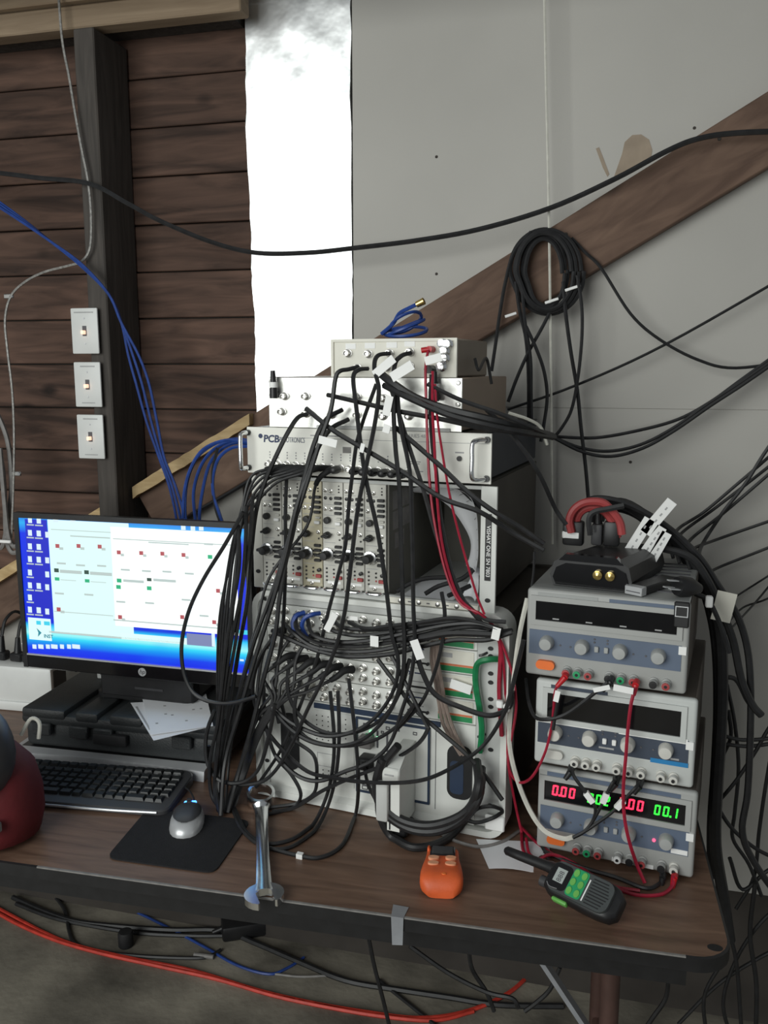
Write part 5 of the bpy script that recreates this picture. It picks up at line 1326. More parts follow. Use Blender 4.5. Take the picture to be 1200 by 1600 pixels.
# tags on the bundle
TG = [((1029, 808), .075, .020, 54, 'uppermost white tag on the cable bundle above the supplies'), ((998, 838), .075, .020, 62, 'long white tag leaning left on the cable bundle'),
      ((1020, 845), .060, .018, 60, 'short white tag between the two longer ones'), ((1030, 854), .058, .018, 65, 'lowest white tag on the cable bundle above the supplies'),
      ((1131, 948), .055, .034, 80, 'large pale tag on the cables right of the top supply')]
for (x, y), ln, wd, ang, lab in TG:
    p = dp(x, y, 1.615)
    t = thing('cable_tag', lab, 'tag', p)
    part('flap', B().box(-ln / 2, ln / 2, -.0006, .0006, -wd / 2, wd / 2).xf(Matrix.Rotation(-math.radians(ang), 4, 'Y')), 'tag' if wd < .03 else 'ivory_paint', t)
    if wd < .03:
        b = B()
        for q in range(4): b.box(-ln * .34 + q * ln * .19, -ln * .34 + q * ln * .19 + .006, -.0009, -.0006, -.002, .001)
        part('lettering', b.xf(Matrix.Rotation(-math.radians(ang), 4, 'Y')), 'paleink', t)
cable([(1078, 925), (1092, 930), (1108, 940), (1125, 975), (1140, 1020)], .0048, 'cable', 'cord of the mains plug bending down behind the supply', 'y', 1.55, name='black_cable')
p = dp(1108, 940, 1.54); t = thing('cable_tie', 'white tie on the mains plug cord', 'cable tie', p); part('band', B().box(-.006, .006, -.006, .006, -.010, .010, .002), 'tag', t)
# red leads arching over the cradle
for k, (pts, lab) in enumerate((
        ([(893, 832), (890, 812), (898, 795), (915, 785), (940, 785), (955, 797), (968, 815), (972, 835)], 'outer thick red lead arching over the charger cradle'),
        ([(905, 845), (900, 825), (905, 803), (922, 793), (945, 800), (960, 822), (965, 840)], 'inner thick red lead arching over the charger cradle'))):
    cable(pts, .0075, 'redpost', lab, 'y', 1.60 + .015 * k, name='red_cable', n=8)
cable([(922, 836), (920, 812), (928, 800), (950, 795), (975, 790)], .0055, 'cable2', 'grey black lead between the red leads', 'y', 1.585, name='black_cable')
cable([(700, 745), (760, 800), (800, 830), (845, 858)], .0042, 'cable', 'black cable reaching the charger cradle from the rack', 'y', 1.52, name='black_cable')
cable([(835, 862), (833, 900), (826, 940)], .0022, 'cable', 'thin black lead at the left side of the cradle', 'y', 1.50, name='black_cable')

# ------------------------------------------------------------------ cables over the rack
G = 'coaxial cables hanging over the rack'
RCK = [
    # from the top boxes, fanning down
    ([(560, 573, .02), (545, 577, .035), (531, 580, .045), (524, 592, .05), (517, 640, .06), (500, 690), (475, 770), (455, 830), (437, 890), (420, 940), (398, 1000), (378, 1070, .05), (355, 1150, .04), (338, 1240, .03)], .0042, .07, 'black cable from the beige box sweeping left over the modules'),
    ([(575, 576, .02), (560, 578, .04), (552, 590, .05), (556, 630), (563, 690), (572, 750), (588, 820), (598, 880), (606, 940), (612, 990), (622, 1030), (618, 1070), (596, 1110), (560, 1140), (510, 1150), (460, 1132), (425, 1105)], .0040, .06, 'black cable dropping to the sockets and looping back left'),
    ([(610, 552, .02), (590, 556, .035), (585, 575, .05), (592, 610), (586, 660), (574, 720), (560, 790), (552, 850), (545, 910), (538, 960), (525, 1010), (505, 1060), (480, 1110), (455, 1165), (425, 1210), (395, 1225), (350, 1222), (328, 1200), (326, 1165)], .0040, .07, 'black cable crossing the modules to the lower left loop'),
    ([(642, 551, .02), (626, 557, .04), (616, 575, .05), (615, 640), (618, 700), (624, 760), (626, 830), (628, 900), (630, 960), (632, 1010), (628, 1060), (610, 1110), (575, 1150), (535, 1165), (490, 1160), (455, 1140), (425, 1108)], .0040, .065, 'black cable hanging beside the open bay edge'),
    ([(620, 600, .05), (625, 660), (640, 735), (643, 800), (645, 880), (646, 950), (648, 1010), (640, 1070), (628, 1110), (610, 1160), (580, 1190), (540, 1205), (500, 1220), (465, 1212), (430, 1180)], .0040, .06, 'black cable passing the left part of the open bay'),
    ([(612, 610, .05), (640, 700), (660, 760), (680, 830), (700, 890), (715, 925), (735, 950), (760, 968), (790, 972)], .0040, .05, 'grey black cable slanting through the open bay'),
    ([(588, 600, .04), (570, 650), (558, 690), (552, 730), (545, 790), (540, 850), (528, 900), (512, 960), (495, 1030), (470, 1100), (440, 1170), (400, 1230)], .0036, .045, 'black cable running down past the fifth module'),
    ([(480, 647, .02), (466, 652, .035), (452, 672, .05), (435, 705), (415, 750), (400, 800), (392, 870), (386, 940), (372, 1020), (360, 1100), (345, 1180), (340, 1260)], .0042, .06, 'black cable hooking over the left end of the box'),
    ([(535, 640, .02), (510, 655, .045), (492, 690, .06), (472, 760), (458, 830), (446, 880), (436, 940), (430, 990), (412, 1060), (395, 1130), (372, 1210), (356, 1270)], .0044, .07, 'black cable lying on the thick left bundle'),
    ([(545, 655, .02), (515, 672, .045), (490, 715, .06), (464, 790), (448, 860), (432, 920), (414, 980), (395, 1040), (375, 1110), (352, 1190), (345, 1275)], .0044, .075, 'black cable in the middle of the thick left bundle'),
    ([(448, 745, .03), (446, 800), (446, 880), (444, 950), (440, 1000), (432, 1050), (430, 1100), (436, 1130)], .0036, .045, 'black cable hanging straight over the second module'),
    # long diagonals to the right
    ([(478, 638, .05), (520, 672), (575, 705), (630, 738), (690, 778), (750, 800), (800, 832, .03), (850, 860, .03)], .0044, .06, 'long black cable slanting right across the white panel'),
    ([(618, 668, .05), (650, 695), (690, 730), (730, 768), (770, 798), (810, 822, .04), (850, 850, .03)], .0044, .055, 'second black cable slanting right to the charger cradle'),
    ([(590, 580, .04), (615, 600), (650, 622), (700, 640), (750, 652), (800, 664, .03), (864, 682, -.1)], .0070, .06, 'thickest of the black cables running right from the boxes'),
    ([(512, 617, .03), (560, 628), (620, 642), (690, 655), (750, 668), (810, 676, .03), (866, 684, -.1)], .0045, .05, 'level black cable crossing the aluminium front'),
    ([(600, 602, .05), (640, 622), (700, 648), (760, 664), (820, 676, .03), (866, 683, -.1)], .0055, .075, 'black cable doubling the thick one to the right'),
    ([(668, 600, .05), (720, 625), (780, 646), (830, 668, .02), (864, 682, -.1)], .0040, .05, 'upper black cable leaving the boxes to the right'),
    ([(760, 640, .02), (790, 668), (820, 705), (845, 745, .0), (868, 795, -.05), (885, 820, -.05)], .0042, .02, 'black cable dropping past the rack side to the cradle'),
    # loops at the lower front
    ([(380, 800), (352, 850), (318, 905), (295, 955), (284, 1005), (287, 1050), (302, 1082), (330, 1097), (365, 1098), (400, 1088)], .0038, .10, 'single black cable bowing out over the monitor screen'),
    ([(372, 820), (374, 880), (365, 940), (355, 1000), (348, 1060), (340, 1130), (328, 1190), (330, 1240), (345, 1265)], .0036, .09, 'black cable over the right part of the screen'),
    ([(385, 790), (383, 860), (376, 930), (362, 1000), (350, 1080), (342, 1160), (335, 1230), (342, 1268)], .0036, .085, 'second black cable over the right part of the screen'),
    ([(395, 775), (390, 850), (378, 920), (370, 990), (358, 1060), (345, 1140), (338, 1220), (344, 1272)], .0036, .08, 'third black cable over the right part of the screen'),
    ([(432, 990, .04), (405, 1030), (395, 1080), (410, 1130), (440, 1170), (480, 1205), (520, 1215, .07), (570, 1222, .11), (640, 1222, .125), (690, 1208, .10), (750, 1170), (785, 1120), (800, 1075), (818, 1000)], .0040, .05, 'long black cable looping low across the controller front'),
    ([(430, 1100), (420, 1150), (405, 1200), (380, 1222), (345, 1220), (325, 1195), (322, 1150), (335, 1110)], .0040, .08, 'black cable ring by the left case end'),
    ([(452, 1030, .04), (450, 1080), (470, 1120), (510, 1145), (560, 1143), (600, 1120), (625, 1080), (640, 1030)], .0038, .055, 'upper short black cable arc below the sockets'),
    ([(470, 1060, .04), (460, 1110), (475, 1150), (520, 1165), (575, 1160), (620, 1135), (648, 1100)], .0038, .06, 'middle short black cable arc below the sockets'),
    ([(412, 1070), (415, 1130), (430, 1180), (455, 1210), (470, 1240), (460, 1260), (430, 1270), (400, 1275)], .0036, .045, 'black cable dropping in front of the left grip opening'),
    ([(440, 1100), (455, 1150), (490, 1180), (495, 1215), (490, 1240), (465, 1255), (420, 1262)], .0036, .04, 'black cable curling onto the table at the left'),
    ([(516, 1080, .04), (522, 1150), (520, 1200), (510, 1245), (488, 1290, .0, 't'), (455, 1312, .0, 't'), (415, 1318, .0, 't'), (385, 1300, .0, 't'), (366, 1262, .0, 't')], .0038, .05, 'black cable looping forward over the wrench'),
    ([(528, 1080, .04), (530, 1150), (525, 1210), (512, 1260), (490, 1300, .0, 't'), (450, 1325, .0, 't'), (410, 1322, .0, 't'), (378, 1296, .0, 't'), (360, 1255, .0, 't')], .0038, .055, 'second black cable looping forward over the wrench'),
    ([(545, 1060, .04), (552, 1120), (558, 1180), (560, 1230), (555, 1275, .0, 't'), (535, 1320, .0, 't'), (500, 1340, .0, 't'), (462, 1336, .0, 't'), (420, 1325, .0, 't')], .0038, .06, 'black cable with a white end sleeve on the table'),
    ([(568, 1190), (575, 1225), (590, 1255), (600, 1270)], .0034, .04, 'thin black cable reaching the table beside the connector block'),
    ([(648, 1010, .05), (660, 1050), (680, 1085), (720, 1105), (765, 1118), (795, 1105, .03), (800, 1080, .03)], .0048, .05, 'black cable sagging under the striped labels'),
    ([(590, 1030, .04), (620, 1070), (650, 1110), (690, 1145), (730, 1180), (760, 1215), (785, 1250)], .0040, .045, 'black cable slanting down to the right case corner'),
    ([(610, 1020, .04), (640, 1080), (665, 1130), (668, 1140), (650, 1165), (600, 1195), (550, 1215), (505, 1235), (460, 1262), (425, 1268)], .0038, .06, 'black cable folding back in front of the slot frame'),
    ([(620, 1140), (640, 1120), (660, 1095), (676, 1060), (690, 1010), (695, 960), (690, 925)], .0036, .05, 'black cable rising from the slots past the labels'),
    ([(735, 1272, .03), (750, 1262), (770, 1260), (786, 1266, .01)], .0036, .03, 'upper short black cable at the right case corner'),
    ([(720, 1278, .03), (745, 1285), (770, 1278), (786, 1268, .01)], .0036, .03, 'lower short black cable at the right case corner'),
]
for pts, r, off, lab in RCK:
    tags = ()
    if lab.startswith('black cable with a white end'): tags = ((.86, .012, .010),)
    cable(pts, r, 'cable' if 'grey' not in lab else 'cable2', lab, 'r', off, name='coaxial_cable', tags=tags)

# conditioner row: booted cables turning left and down
for k in range(7):
    x0_ = 428 + 13.2 * k; y0_ = 731 + .35 * k
    if k < 6:
        pts = [(x0_ + 24, y0_, .012), (x0_ + 6, y0_ - 1, .030), (x0_ - 14 - 2 * k, y0_ + 3 + k, .045), (x0_ - 34 - 7 * k, y0_ + 12 + 3 * k, .055), (383 - 2 * k + 4 * (k % 2), 772 + 10 * k, .065), (372 - 4 * k + 3 * (k % 2), 850 + 10 * k, .07), (362 - 4 * k, 980, .07), (350 - 2 * k, 1100, .06), (340 - k + 4 * (k % 3), 1200, .045), (340 + 5 * (k % 3), 1266, .03)]
    else:
        pts = [(x0_ + 18, y0_, .012), (x0_ + 4, y0_ + 4, .03), (x0_ - 14, y0_ + 25, .035), (x0_ - 28, y0_ + 90, .04), (440 - 3 * k, 900, .05), (418 - 3 * k, 980, .055), (390 - 3 * k, 1090, .05), (352 + k, 1190, .05), (340 + 2 * k, 1270, .03)]
    P = [pt(e, 'r', .03, .003) for e in pts]
    path = smoothpath(P, 6)
    lab = ['first', 'second', 'third', 'fourth', 'fifth', 'sixth', 'seventh', 'eighth', 'ninth'][k] + ' booted black cable from the left along the white conditioner'
    o = whole('coaxial_cable', B().tube(path, .0030, 6), 'cable', lab, 'cable', 'booted cables on the conditioner')
    wpart('boot', B().tube(path[1:13], None, 10, radii=[.0064 - .0018 * i / 11 for i in range(12)]), 'blackmatte', o)
for k in range(8):
    u = .0495 + (k + 8) * .0186 - .0125
    if k == 1: continue
    t = rthing('cable_plug', ['left', 'second', 'third', 'fourth', 'fifth', 'sixth', 'seventh', 'rightmost'][k] + ' round black plug of the row on the white conditioner', 'plug', u, -.019, .6602 + .0165 - .0004 * (k + 8) + .003, 'black plugs on the conditioner')
    part('boot', B().lathe([(.0072, 0), (.0076, .004), (.0076, .014), (.006, .022), (.003, .024)], (0, 0, 0), '-y', 14), 'black', t)
# booted cables on the socket panels, bending down to the left
for k in range(6):
    x0_, y0_ = 452 + 18 * k, 1022 + 4.4 * k
    pts = [(x0_ + 12, y0_ + 2, .014), (x0_ - 4, y0_ + 4, .034), (x0_ - 20, y0_ + 16, .045), (x0_ - 40 - 4 * k, y0_ + 36, .05), (426 + 4 * k, 1094, .055), (402 + 2 * k, 1138, .055), (374 + 2 * k, 1208, .045), (350 + 3 * k, 1264, .02)]
    path = smoothpath([pt(e, 'r', .03, .003) for e in pts], 6)
    o = whole('coaxial_cable', B().tube(path, .0034, 6), 'cable', ['first', 'second', 'third', 'fourth', 'fifth', 'sixth', 'seventh', 'eighth'][k] + ' booted cable from the left on the middle socket panels', 'cable', 'booted cables on the socket panels')
    wpart('boot', B().tube(path[1:14], None, 10, radii=[.0078 - .0024 * i / 12 for i in range(13)]), 'blackmatte', o)
for k in range(3):
    x0_, y0_ = 436 + 26 * k, 985 + 4 * k
    pts = [(x0_ + 10, y0_, .014), (x0_ - 2, y0_ + 2, .034), (x0_ - 14, y0_ + 16, .04), (x0_ - 26, y0_ + 40, .045), (x0_ - 34, y0_ + 90, .05), (398 + 3 * k, 1120, .055), (370 + 2 * k, 1212, .045), (350 + 3 * k, 1264, .02)]
    path = smoothpath([pt(e, 'r', .03, .003) for e in pts], 6)
    o = whole('coaxial_cable', B().tube(path, .0034, 6), 'cable2', ['first', 'second', 'third', 'fourth', 'fifth'][k] + ' booted cable from the left on the second socket panel', 'cable', 'booted cables on the second socket panel')
    wpart('boot', B().tube(path[1:12], None, 10, radii=[.0070 - .002 * i / 10 for i in range(11)]), 'blackmatte', o)
# sideways bundle across the second panel
SB = [
    ([(445, 975, .02), (460, 990), (490, 1010), (540, 1018), (590, 1016), (640, 1005), (690, 992), (735, 985), (770, 988), (800, 985, .02)], .0042, 'lowest black cable of the sideways bundle'),
    ([(462, 962, .02), (465, 985), (495, 1004), (545, 1010), (595, 1006), (645, 996), (695, 984), (740, 978), (785, 984, .02)], .0042, 'second lowest black cable of the sideways bundle'),
    ([(480, 965, .02), (490, 992), (530, 1003), (580, 1000), (640, 988), (700, 976), (745, 974), (778, 982)], .0040, 'third black cable of the sideways bundle'),
    ([(505, 970, .02), (520, 985), (560, 993), (610, 988), (660, 980), (710, 972), (750, 976), (778, 984)], .0040, 'fourth black cable of the sideways bundle'),
    ([(520, 968, .02), (535, 980), (575, 984), (630, 980), (680, 974), (725, 970), (765, 980)], .0040, 'fifth black cable of the sideways bundle'),
    ([(545, 972, .02), (570, 982), (610, 978), (660, 972), (705, 966), (745, 972), (775, 982)], .0040, 'topmost black cable of the sideways bundle'),
    ([(425, 985, .03), (455, 1000), (500, 1018), (550, 1026), (610, 1022), (660, 1010), (710, 1000), (760, 1000), (800, 988)], .0042, 'outermost black cable under the sideways bundle'),
    ([(600, 1000, .05), (650, 998), (700, 990), (740, 990), (780, 992)], .0060, 'thick black cable inside the sideways bundle'),
]
for i, (pts, r, lab) in enumerate(SB): cable(pts, r, 'cable', lab, 'r', .045 + .006 * (i % 3), name='coaxial_cable')
cable([(476, 957, .018), (463, 962, .03), (458, 975, .035), (462, 990, .035)], .0050, 'bluecable', 'left short blue cable end at the top socket panel', 'r', .03, name='blue_cable')
cable([(500, 958, .018), (488, 960, .03), (476, 966, .035), (472, 980, .035), (480, 996, .04)], .0044, 'bluecable', 'right short blue cable end at the top socket panel', 'r', .03, name='blue_cable')
# white wraps and tags on the rack cables
WT = [((517, 972), .040, .013, 62, .05, 'long white wrap on the top socket panel cables'), ((652, 1015), .036, .016, -68, .07, 'white tag hanging below the sideways bundle'), ((775, 990), .022, .014, 80, .06, 'white wrap at the right end of the sideways bundle'),
      ((585, 1002), .016, .020, 0, .065, 'small white flag on the sideways bundle'), ((600, 573), .046, .015, 38, .06, 'white tag in front of the beige box, left one'), ((628, 580), .044, .017, 30, .065, 'white tag in front of the beige box, right one'),
      ((677, 561), .030, .014, 14, .06, 'white tag beside the red banana plug'), ((606, 634), .034, .014, 78, .07, 'white tag low in front of the aluminium box'), ((512, 690), .036, .014, -12, .075, 'white tag over the conditioner lettering'),
      ((604, 670), .014, .013, 75, .07, 'tiny white wrap at the conditioner top edge'), ((552, 966), .018, .008, 0, .06, 'small bright sleeve on the top socket panel'), ((720, 1073), .040, .018, -12, .012, 'white sticker over the second striped label'),
      ((566, 700), .016, .008, 75, .07, 'narrow white sleeve on a cable over the conditioner')]
for (x, y), ln, wd, ang, off, lab in WT:
    t = thing('cable_tag', lab, 'tag', rk(x, y, off), RA)
    part('flap', B().box(-ln / 2, ln / 2, -.0007, .0007, -wd / 2, wd / 2).xf(Matrix.Rotation(-math.radians(ang), 4, 'Y')), 'tag', t)

# red leads down the rack
RD = [
    ([(669, 548, .02), (665, 575, .04), (666, 630), (668, 690), (671, 750), (678, 810), (690, 870), (704, 915), (722, 945), (752, 960), (775, 985, .03), (786, 1030, .02), (790, 1090, .01), (792, 1150, .01), (795, 1200, .01), (806, 1260, .0), (815, 1300, .0)], .0025, 'red lead from the banana plug down past the open bay'),
    ([(676, 580, .05), (676, 640), (679, 700), (682, 760), (688, 830), (698, 880), (715, 930), (740, 955), (768, 975, .03), (790, 1020, .02), (803, 1065, .02), (806, 1110, .02), (797, 1165, .02), (795, 1200, .02), (810, 1222, .02), (830, 1215, .03, 'p'), (850, 1180, .03, 'p'), (861, 1140, .03, 'p'), (865, 1108, .03, 'p'), (868, 1078, .03, 'p'), (880, 1058, .025, 'p')], .0026, 'red lead looping up to the top power supply'),
    ([(680, 600, .05), (683, 650), (690, 700), (702, 770), (716, 830), (730, 880), (745, 930), (757, 960)], .0022, 'thin red wire crossing the open bay'),
]
for pts, r, lab in RD: cable(pts, r, 'redcable', lab, 'r', .055, name='red_cable')
cable([(674, 585, .05), (672, 640), (676, 700), (682, 740), (686, 790), (696, 850), (708, 900), (726, 940), (745, 965), (765, 985)], .0036, 'cable', 'black lead running down with the red leads', 'r', .05, name='black_cable')
cable([(772, 985, .03), (782, 1010, .02), (780, 1080, .02), (784, 1150, .02)], .0040, 'redcable', 'short dark red lead at the right case edge', 'r', .02, name='red_cable')
# white / grey lead right of the rack
cable([(824, 935, .0), (812, 990), (804, 1050), (798, 1110), (796, 1160), (806, 1210), (826, 1262), (850, 1297, .03, 'p'), (880, 1310, .035, 'p'), (896, 1308, .04, 'p')], .0046, 'whitecable', 'white lead curving down to the lowest power supply', 'r', .02, name='white_cable')
for k, (x1_, y1_, x2_, y2_, lab) in enumerate(((912, 1212, 893, 1200, 'left'), (955, 1228, 963, 1218, 'middle'), (985, 1240, 1000, 1222, 'right'))):
    mids = [[(925, 1285), (930, 1262), (915, 1238), (898, 1215)], [(925, 1285), (938, 1262), (948, 1240), (958, 1222)], [(930, 1288), (955, 1270), (975, 1250), (992, 1232)]][k]
    cable([(895, 1309, .04), (912, 1300, .04)] + [(x, y, .038) for x, y in mids] + [(x2_, y2_, .022)], .0030, 'cable', lab + ' black lead branching from the white lead to the middle supply', 'p', .035, name='black_lead',
          tags=((.62, .020, .010),))
    t = thing('banana_plug', lab + ' black plug in the middle supply posts', 'plug', psp(x2_, y2_, .018), PA, 'black plugs in the middle supply')
    part('body', B().cyl((0, .006, 0), (0, -.012, -.004), .0068, .0055, 10).cyl((0, -.010, -.003), (-.008, -.014, -.016), .0058, .004, 10), 'black', t)
# plugs and leads of the top supply
for x, y, m, lab in ((884, 1056, 'red', 'red plug in the leftmost post of the top supply'), (955, 1063, 'black', 'black plug in the middle post of the top supply'), (994, 1068, 'red', 'dark red plug in the right post of the top supply')):
    t = thing('banana_plug', lab, 'plug', psp(x, y, .022), PA)
    part('body', B().cyl((0, .004, .002), (0, -.010, 0), .0062, .0055, 10).cyl((0, -.008, 0), (-.012 if m != 'red' or x < 900 else -.002, -.014, -.016), .0056, .0038, 10), m, t)
cable([(950, 1066, .035), (930, 1082), (905, 1102), (880, 1118), (855, 1124), (836, 1120, .02), (826, 1095, .0), (822, 1060, -.03)], .0034, 'cable', 'black lead sagging from the top supply to its left', 'p', .035, name='black_lead')
cable([(993, 1074, .035), (986, 1100), (981, 1140), (978, 1180), (974, 1230), (975, 1270), (982, 1310), (995, 1350, .03), (1008, 1380, .03)], .0032, 'redcable', 'red lead falling from the top supply over the stack', 'p', .04, name='red_lead')
cable([(874, 1085, .04), (869, 1110), (864, 1140)], .0034, 'cable', 'black sleeve on the red lead at the middle supply', 'p', .035, name='black_lead')
for (x, y), ln, wd, ang, lab in (((974, 1077), .032, .011, -4, 'white tag below the posts of the top supply'), ((940, 1076), .028, .008, 20, 'slanted white tag on the black lead'), ((870, 1088), .020, .009, 80, 'white wrap on the left red lead')):
    t = thing('cable_tag', lab, 'tag', psp(x, y, .043), PA); part('flap', B().box(-ln / 2, ln / 2, -.0007, .0007, -wd / 2, wd / 2).xf(Matrix.Rotation(-math.radians(ang), 4, 'Y')), 'tag', t)
# red leads at the foot of the supplies
LR = [
    ([(815, 1300, .0), (818, 1330, .0, 't'), (835, 1345, .0, 't'), (860, 1335, .01, 't'), (890, 1345, .0, 't'), (930, 1370, .0, 't'), (985, 1396, .0, 't'), (1030, 1398, .0, 't'), (1050, 1385, .005, 't'), (1052, 1368, .02, 't')], .0030, 'redcable', 'red lead winding along the foot of the supplies'),
    ([(812, 1290, .01, 't'), (840, 1318, .0, 't'), (880, 1345, .0, 't'), (920, 1365, .0, 't'), (960, 1385, .0, 't'), (1000, 1392, .0, 't')], .0028, 'redcable', 'second red lead along the foot of the supplies'),
    ([(822, 1310, .012, 't'), (828, 1335, .0, 't'), (850, 1350, .0, 't'), (868, 1362, .0, 't')], .0028, 'redcable', 'red lead passing under the radio antenna'),
    ([(850, 1330, .0, 't'), (900, 1352, .0, 't'), (960, 1370, .0, 't'), (1010, 1388, .0, 't'), (1035, 1378, .0, 't')], .0034, 'cable', 'black lead lying with the red leads on the table'),
    ([(838, 1308, .01, 't'), (850, 1328, .0, 't'), (862, 1350, .0, 't')], .0034, 'cable', 'short black lead beside the orange button'),
]
for pts, r, m, lab in LR: cable(pts, r, m, lab, 't', .0, name='red_lead' if m == 'redcable' else 'black_lead')
for x, y, m, lab in ((1036, 1368, 'black', 'black plug at the lowest supply right posts'), (1054, 1368, 'red', 'red plug at the lowest supply rightmost post')):
    t = thing('banana_plug', lab, 'plug', psp(x, y, .022), PA)
    part('body', B().cyl((0, .003, 0), (0, -.008, -.001), .006, .0055, 10).cyl((0, -.006, 0), (-.002, -.010, -.018), .0058, .004, 10), m, t)
# green lead, brown ribbon
cable([(790, 1030, .0), (765, 1030, .02), (747, 1036, .02), (743, 1055, .018), (745, 1080), (750, 1110), (753, 1140), (750, 1175, .01)], .0058, 'greencable', 'green lead running down the striped labels', 'r', .018, name='green_cable')
for k, dx in enumerate((0, 5, 10)):
    cable([(676 + dx * .8, 1002, .03), (674 + dx, 1030), (680 + dx, 1065), (686 + dx, 1100), (692 + dx * 1.3, 1130), (708 + dx, 1160), (720 + dx, 1180)], .0034, 'ribbon', ['left', 'middle', 'right'][k] + ' brown strand running down beside the striped labels', 'r', .02 + .002 * k, name='brown_cable')
# thick loops under the connector block
TK = [
    ([(600, 1185, .09), (590, 1220), (598, 1255), (625, 1280), (665, 1290), (705, 1282), (735, 1262), (748, 1225), (745, 1190, .03)], .0085, 'upper thick black cable loop under the connector block'),
    ([(596, 1190, .09), (588, 1230), (600, 1268), (640, 1295), (685, 1298), (725, 1278), (748, 1245), (752, 1200, .03)], .0085, 'middle thick black cable loop under the connector block'),
    ([(592, 1235, .08), (594, 1275), (612, 1308, .0, 't'), (645, 1324, .0, 't'), (685, 1318, .0, 't'), (718, 1292, .02), (745, 1250, .04), (755, 1210, .02)], .0075, 'lowest thick black cable loop resting on the table'),
    ([(622, 1165, .09), (602, 1190), (594, 1215), (605, 1250)], .0080, 'thick black cable entering the connector block from the left'),
]
for pts, r, lab in TK: cable(pts, r, 'cable', lab, 'r', .085, name='thick_cable', n=9)
cable([(640, 1285, .03), (680, 1300, .0, 't'), (715, 1315, .0, 't'), (750, 1323, .0, 't'), (785, 1315, .0, 't'), (812, 1298, .0, 't')], .0032, 'greycable', 'thin grey cable lying in front of the rack case', 't', .0, name='grey_cable')
for x, y, lab in ((781, 1100, 'left small white wrap beside the case edge'), (792, 1106, 'right small white wrap beside the case edge')):
    t = thing('cable_tag', lab, 'tag', rk(x, y, .03), RA); part('flap', B().box(-.006, .006, -.005, .005, -.007, .007, .002), 'tag', t)
# blue coil on top of the stack and the free blue cable end
b = B()
for k in range(3):
    P = [fr(RO, RA, .285 + (.040 - .006 * k) * math.cos(a), .07 + .035 * math.sin(a), .9165 + .004 * k + .010 * (1 + math.sin(a + k)) * (1 + .4 * k)) for a in [2 * PI * i / 14 for i in range(15)]]
    b.tube(smoothpath(P, 3), .0032, 6)
o = whole('blue_cable_coil', b, 'bluecable', 'small coil of blue cable on top of the beige box', 'cable')
cable([(596, 522, -.04), (614, 506, -.04), (624, 490, -.05), (640, 481, -.05), (655, 474, -.05)], .0036, 'bluecable', 'blue cable end sticking up above the beige box', 'r', -.04, name='blue_cable')
t = thing('cable_connector', 'small brass connector on the raised blue cable end', 'connector', rk(656, 474, -.05), RA)
part('body', B().cyl((-.006, 0, -.002), (.008, 0, .004), .0058, .0066, 10), 'gold', t)
cable([(742, 560, -.05), (748, 578, -.05), (760, 560, -.12), (768, 600, -.12)], .0030, 'cable', 'short black wire on the side of the beige box', 'r', -.05, name='black_cable')
cable([(795, 645, -.10), (825, 655, -.12), (845, 668, -.14), (855, 695, -.15)], .0030, 'whitecable', 'short pale cord curving off the rack top', 'r', -.12, name='white_cable')

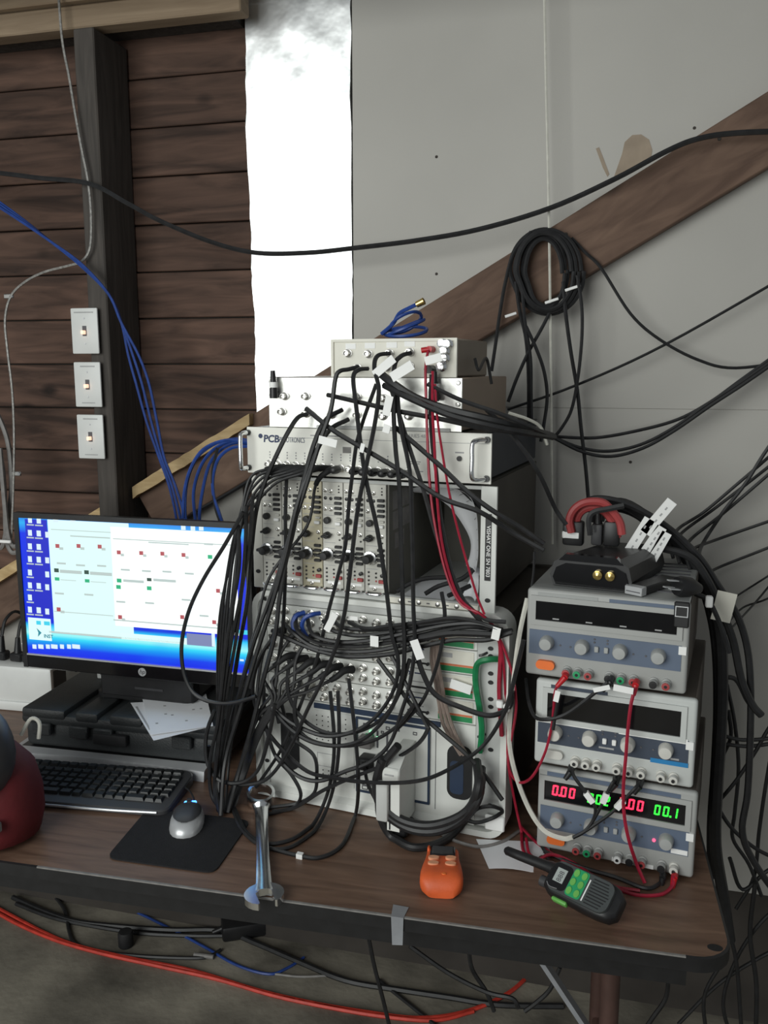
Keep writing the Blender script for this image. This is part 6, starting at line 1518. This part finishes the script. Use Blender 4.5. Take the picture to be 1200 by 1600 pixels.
# ------------------------------------------------------------------ cables on the floor and under the table
FL = [
    ([(-30, 1405), (20, 1432), (70, 1458), (120, 1478), (200, 1497), (300, 1517), (400, 1547), (480, 1566), (560, 1580), (650, 1591), (720, 1583), (780, 1560), (815, 1535), (845, 1500)], .0055, 'floorred', 'red cable running along the floor under the table'),
    ([(-30, 1412), (30, 1445), (90, 1470), (160, 1490), (250, 1510), (340, 1530), (430, 1556), (520, 1575), (600, 1588), (680, 1594), (740, 1580)], .0055, 'floorred', 'second red cable beside it on the floor'),
    ([(20, 1402), (70, 1424), (120, 1440), (190, 1448), (270, 1453), (345, 1454), (400, 1474), (470, 1504), (540, 1532), (620, 1546), (700, 1558), (780, 1570), (880, 1572)], .0075, 'cable', 'thick black cable along the floor near the wall'),
    ([(25, 1412), (80, 1433), (140, 1446), (220, 1458), (300, 1462), (350, 1462)], .0060, 'cable', 'black cable lying beside the thick one on the floor'),
    ([(72, 1386), (100, 1420), (108, 1455), (118, 1475), (150, 1486), (220, 1494), (300, 1497), (328, 1494), (345, 1484)], .0050, 'cable', 'black power cord bending along the floor'),
    ([(130, 1398), (200, 1420), (260, 1448), (320, 1480), (370, 1508), (420, 1522), (450, 1512), (475, 1496)], .0038, 'bluecable', 'blue cable lying on the floor under the table'),
    ([(590, 1530), (640, 1570), (690, 1610)], .0050, 'cable', 'black cable crossing the floor at the bottom edge'),
    ([(430, 1522), (470, 1526), (520, 1524)], .0034, 'greycable', 'thin grey wire on the floor'),
]
for pts, r, m, lab in FL: cable(pts, r, m, lab, 'f', 0, name='floor_cable')
UT = [
    ([(640, 1478), (700, 1520), (760, 1550), (800, 1560), (810, 1575)], 1.55, 'black cable hanging under the table middle'),
    ([(732, 1480), (738, 1515), (760, 1550), (772, 1580)], 1.6, 'second black cable hanging under the table middle'),
    ([(875, 1512), (860, 1545), (840, 1565), (820, 1580)], 1.6, 'black cable hanging left of the table leg'),
    ([(1045, 1525), (1040, 1560), (1020, 1590), (1000, 1620)], 1.6, 'black cable hanging right of the table leg'),
    ([(575, 1460), (585, 1510), (598, 1560), (610, 1610)], 1.65, 'black cable dropping behind the tape strip'),
]
for pts, yy, lab in UT: cable(pts, .0045, 'cable', lab, 'y', yy, name='black_cable')
p = hz(197, 1478, 0)
t = thing('rubber_stopper', 'short black rubber roll standing on the floor', 'stopper', (p.x, p.y, 0.0005))
part('body', B().lathe([(.018, 0), (.021, .004), (.021, .040), (.018, .045), (.008, .046)], n=16), 'blackmatte', t)
p = hz(318, 1495, .006)
t = thing('cord_sleeve', 'pale sleeve on the black power cord on the floor', 'sleeve', (p.x, p.y, .0005))
part('body', B().cyl((-.028, 0, .007), (.028, .004, .007), .0065, n=10), 'greycable', t)
p = hz(385, 1455, 0)
t = thing('adapter_brick', 'black power adapter lying on the floor under the table', 'adapter', (p.x, p.y, .0005), .5)
part('body', B().box(-.07, .07, -.04, .04, 0, .045, .008, 2), 'black', t)
part('cord_exit', B().cyl((-.068, 0, .02), (-.095, 0, .012), .009, .006, 10), 'black', t)
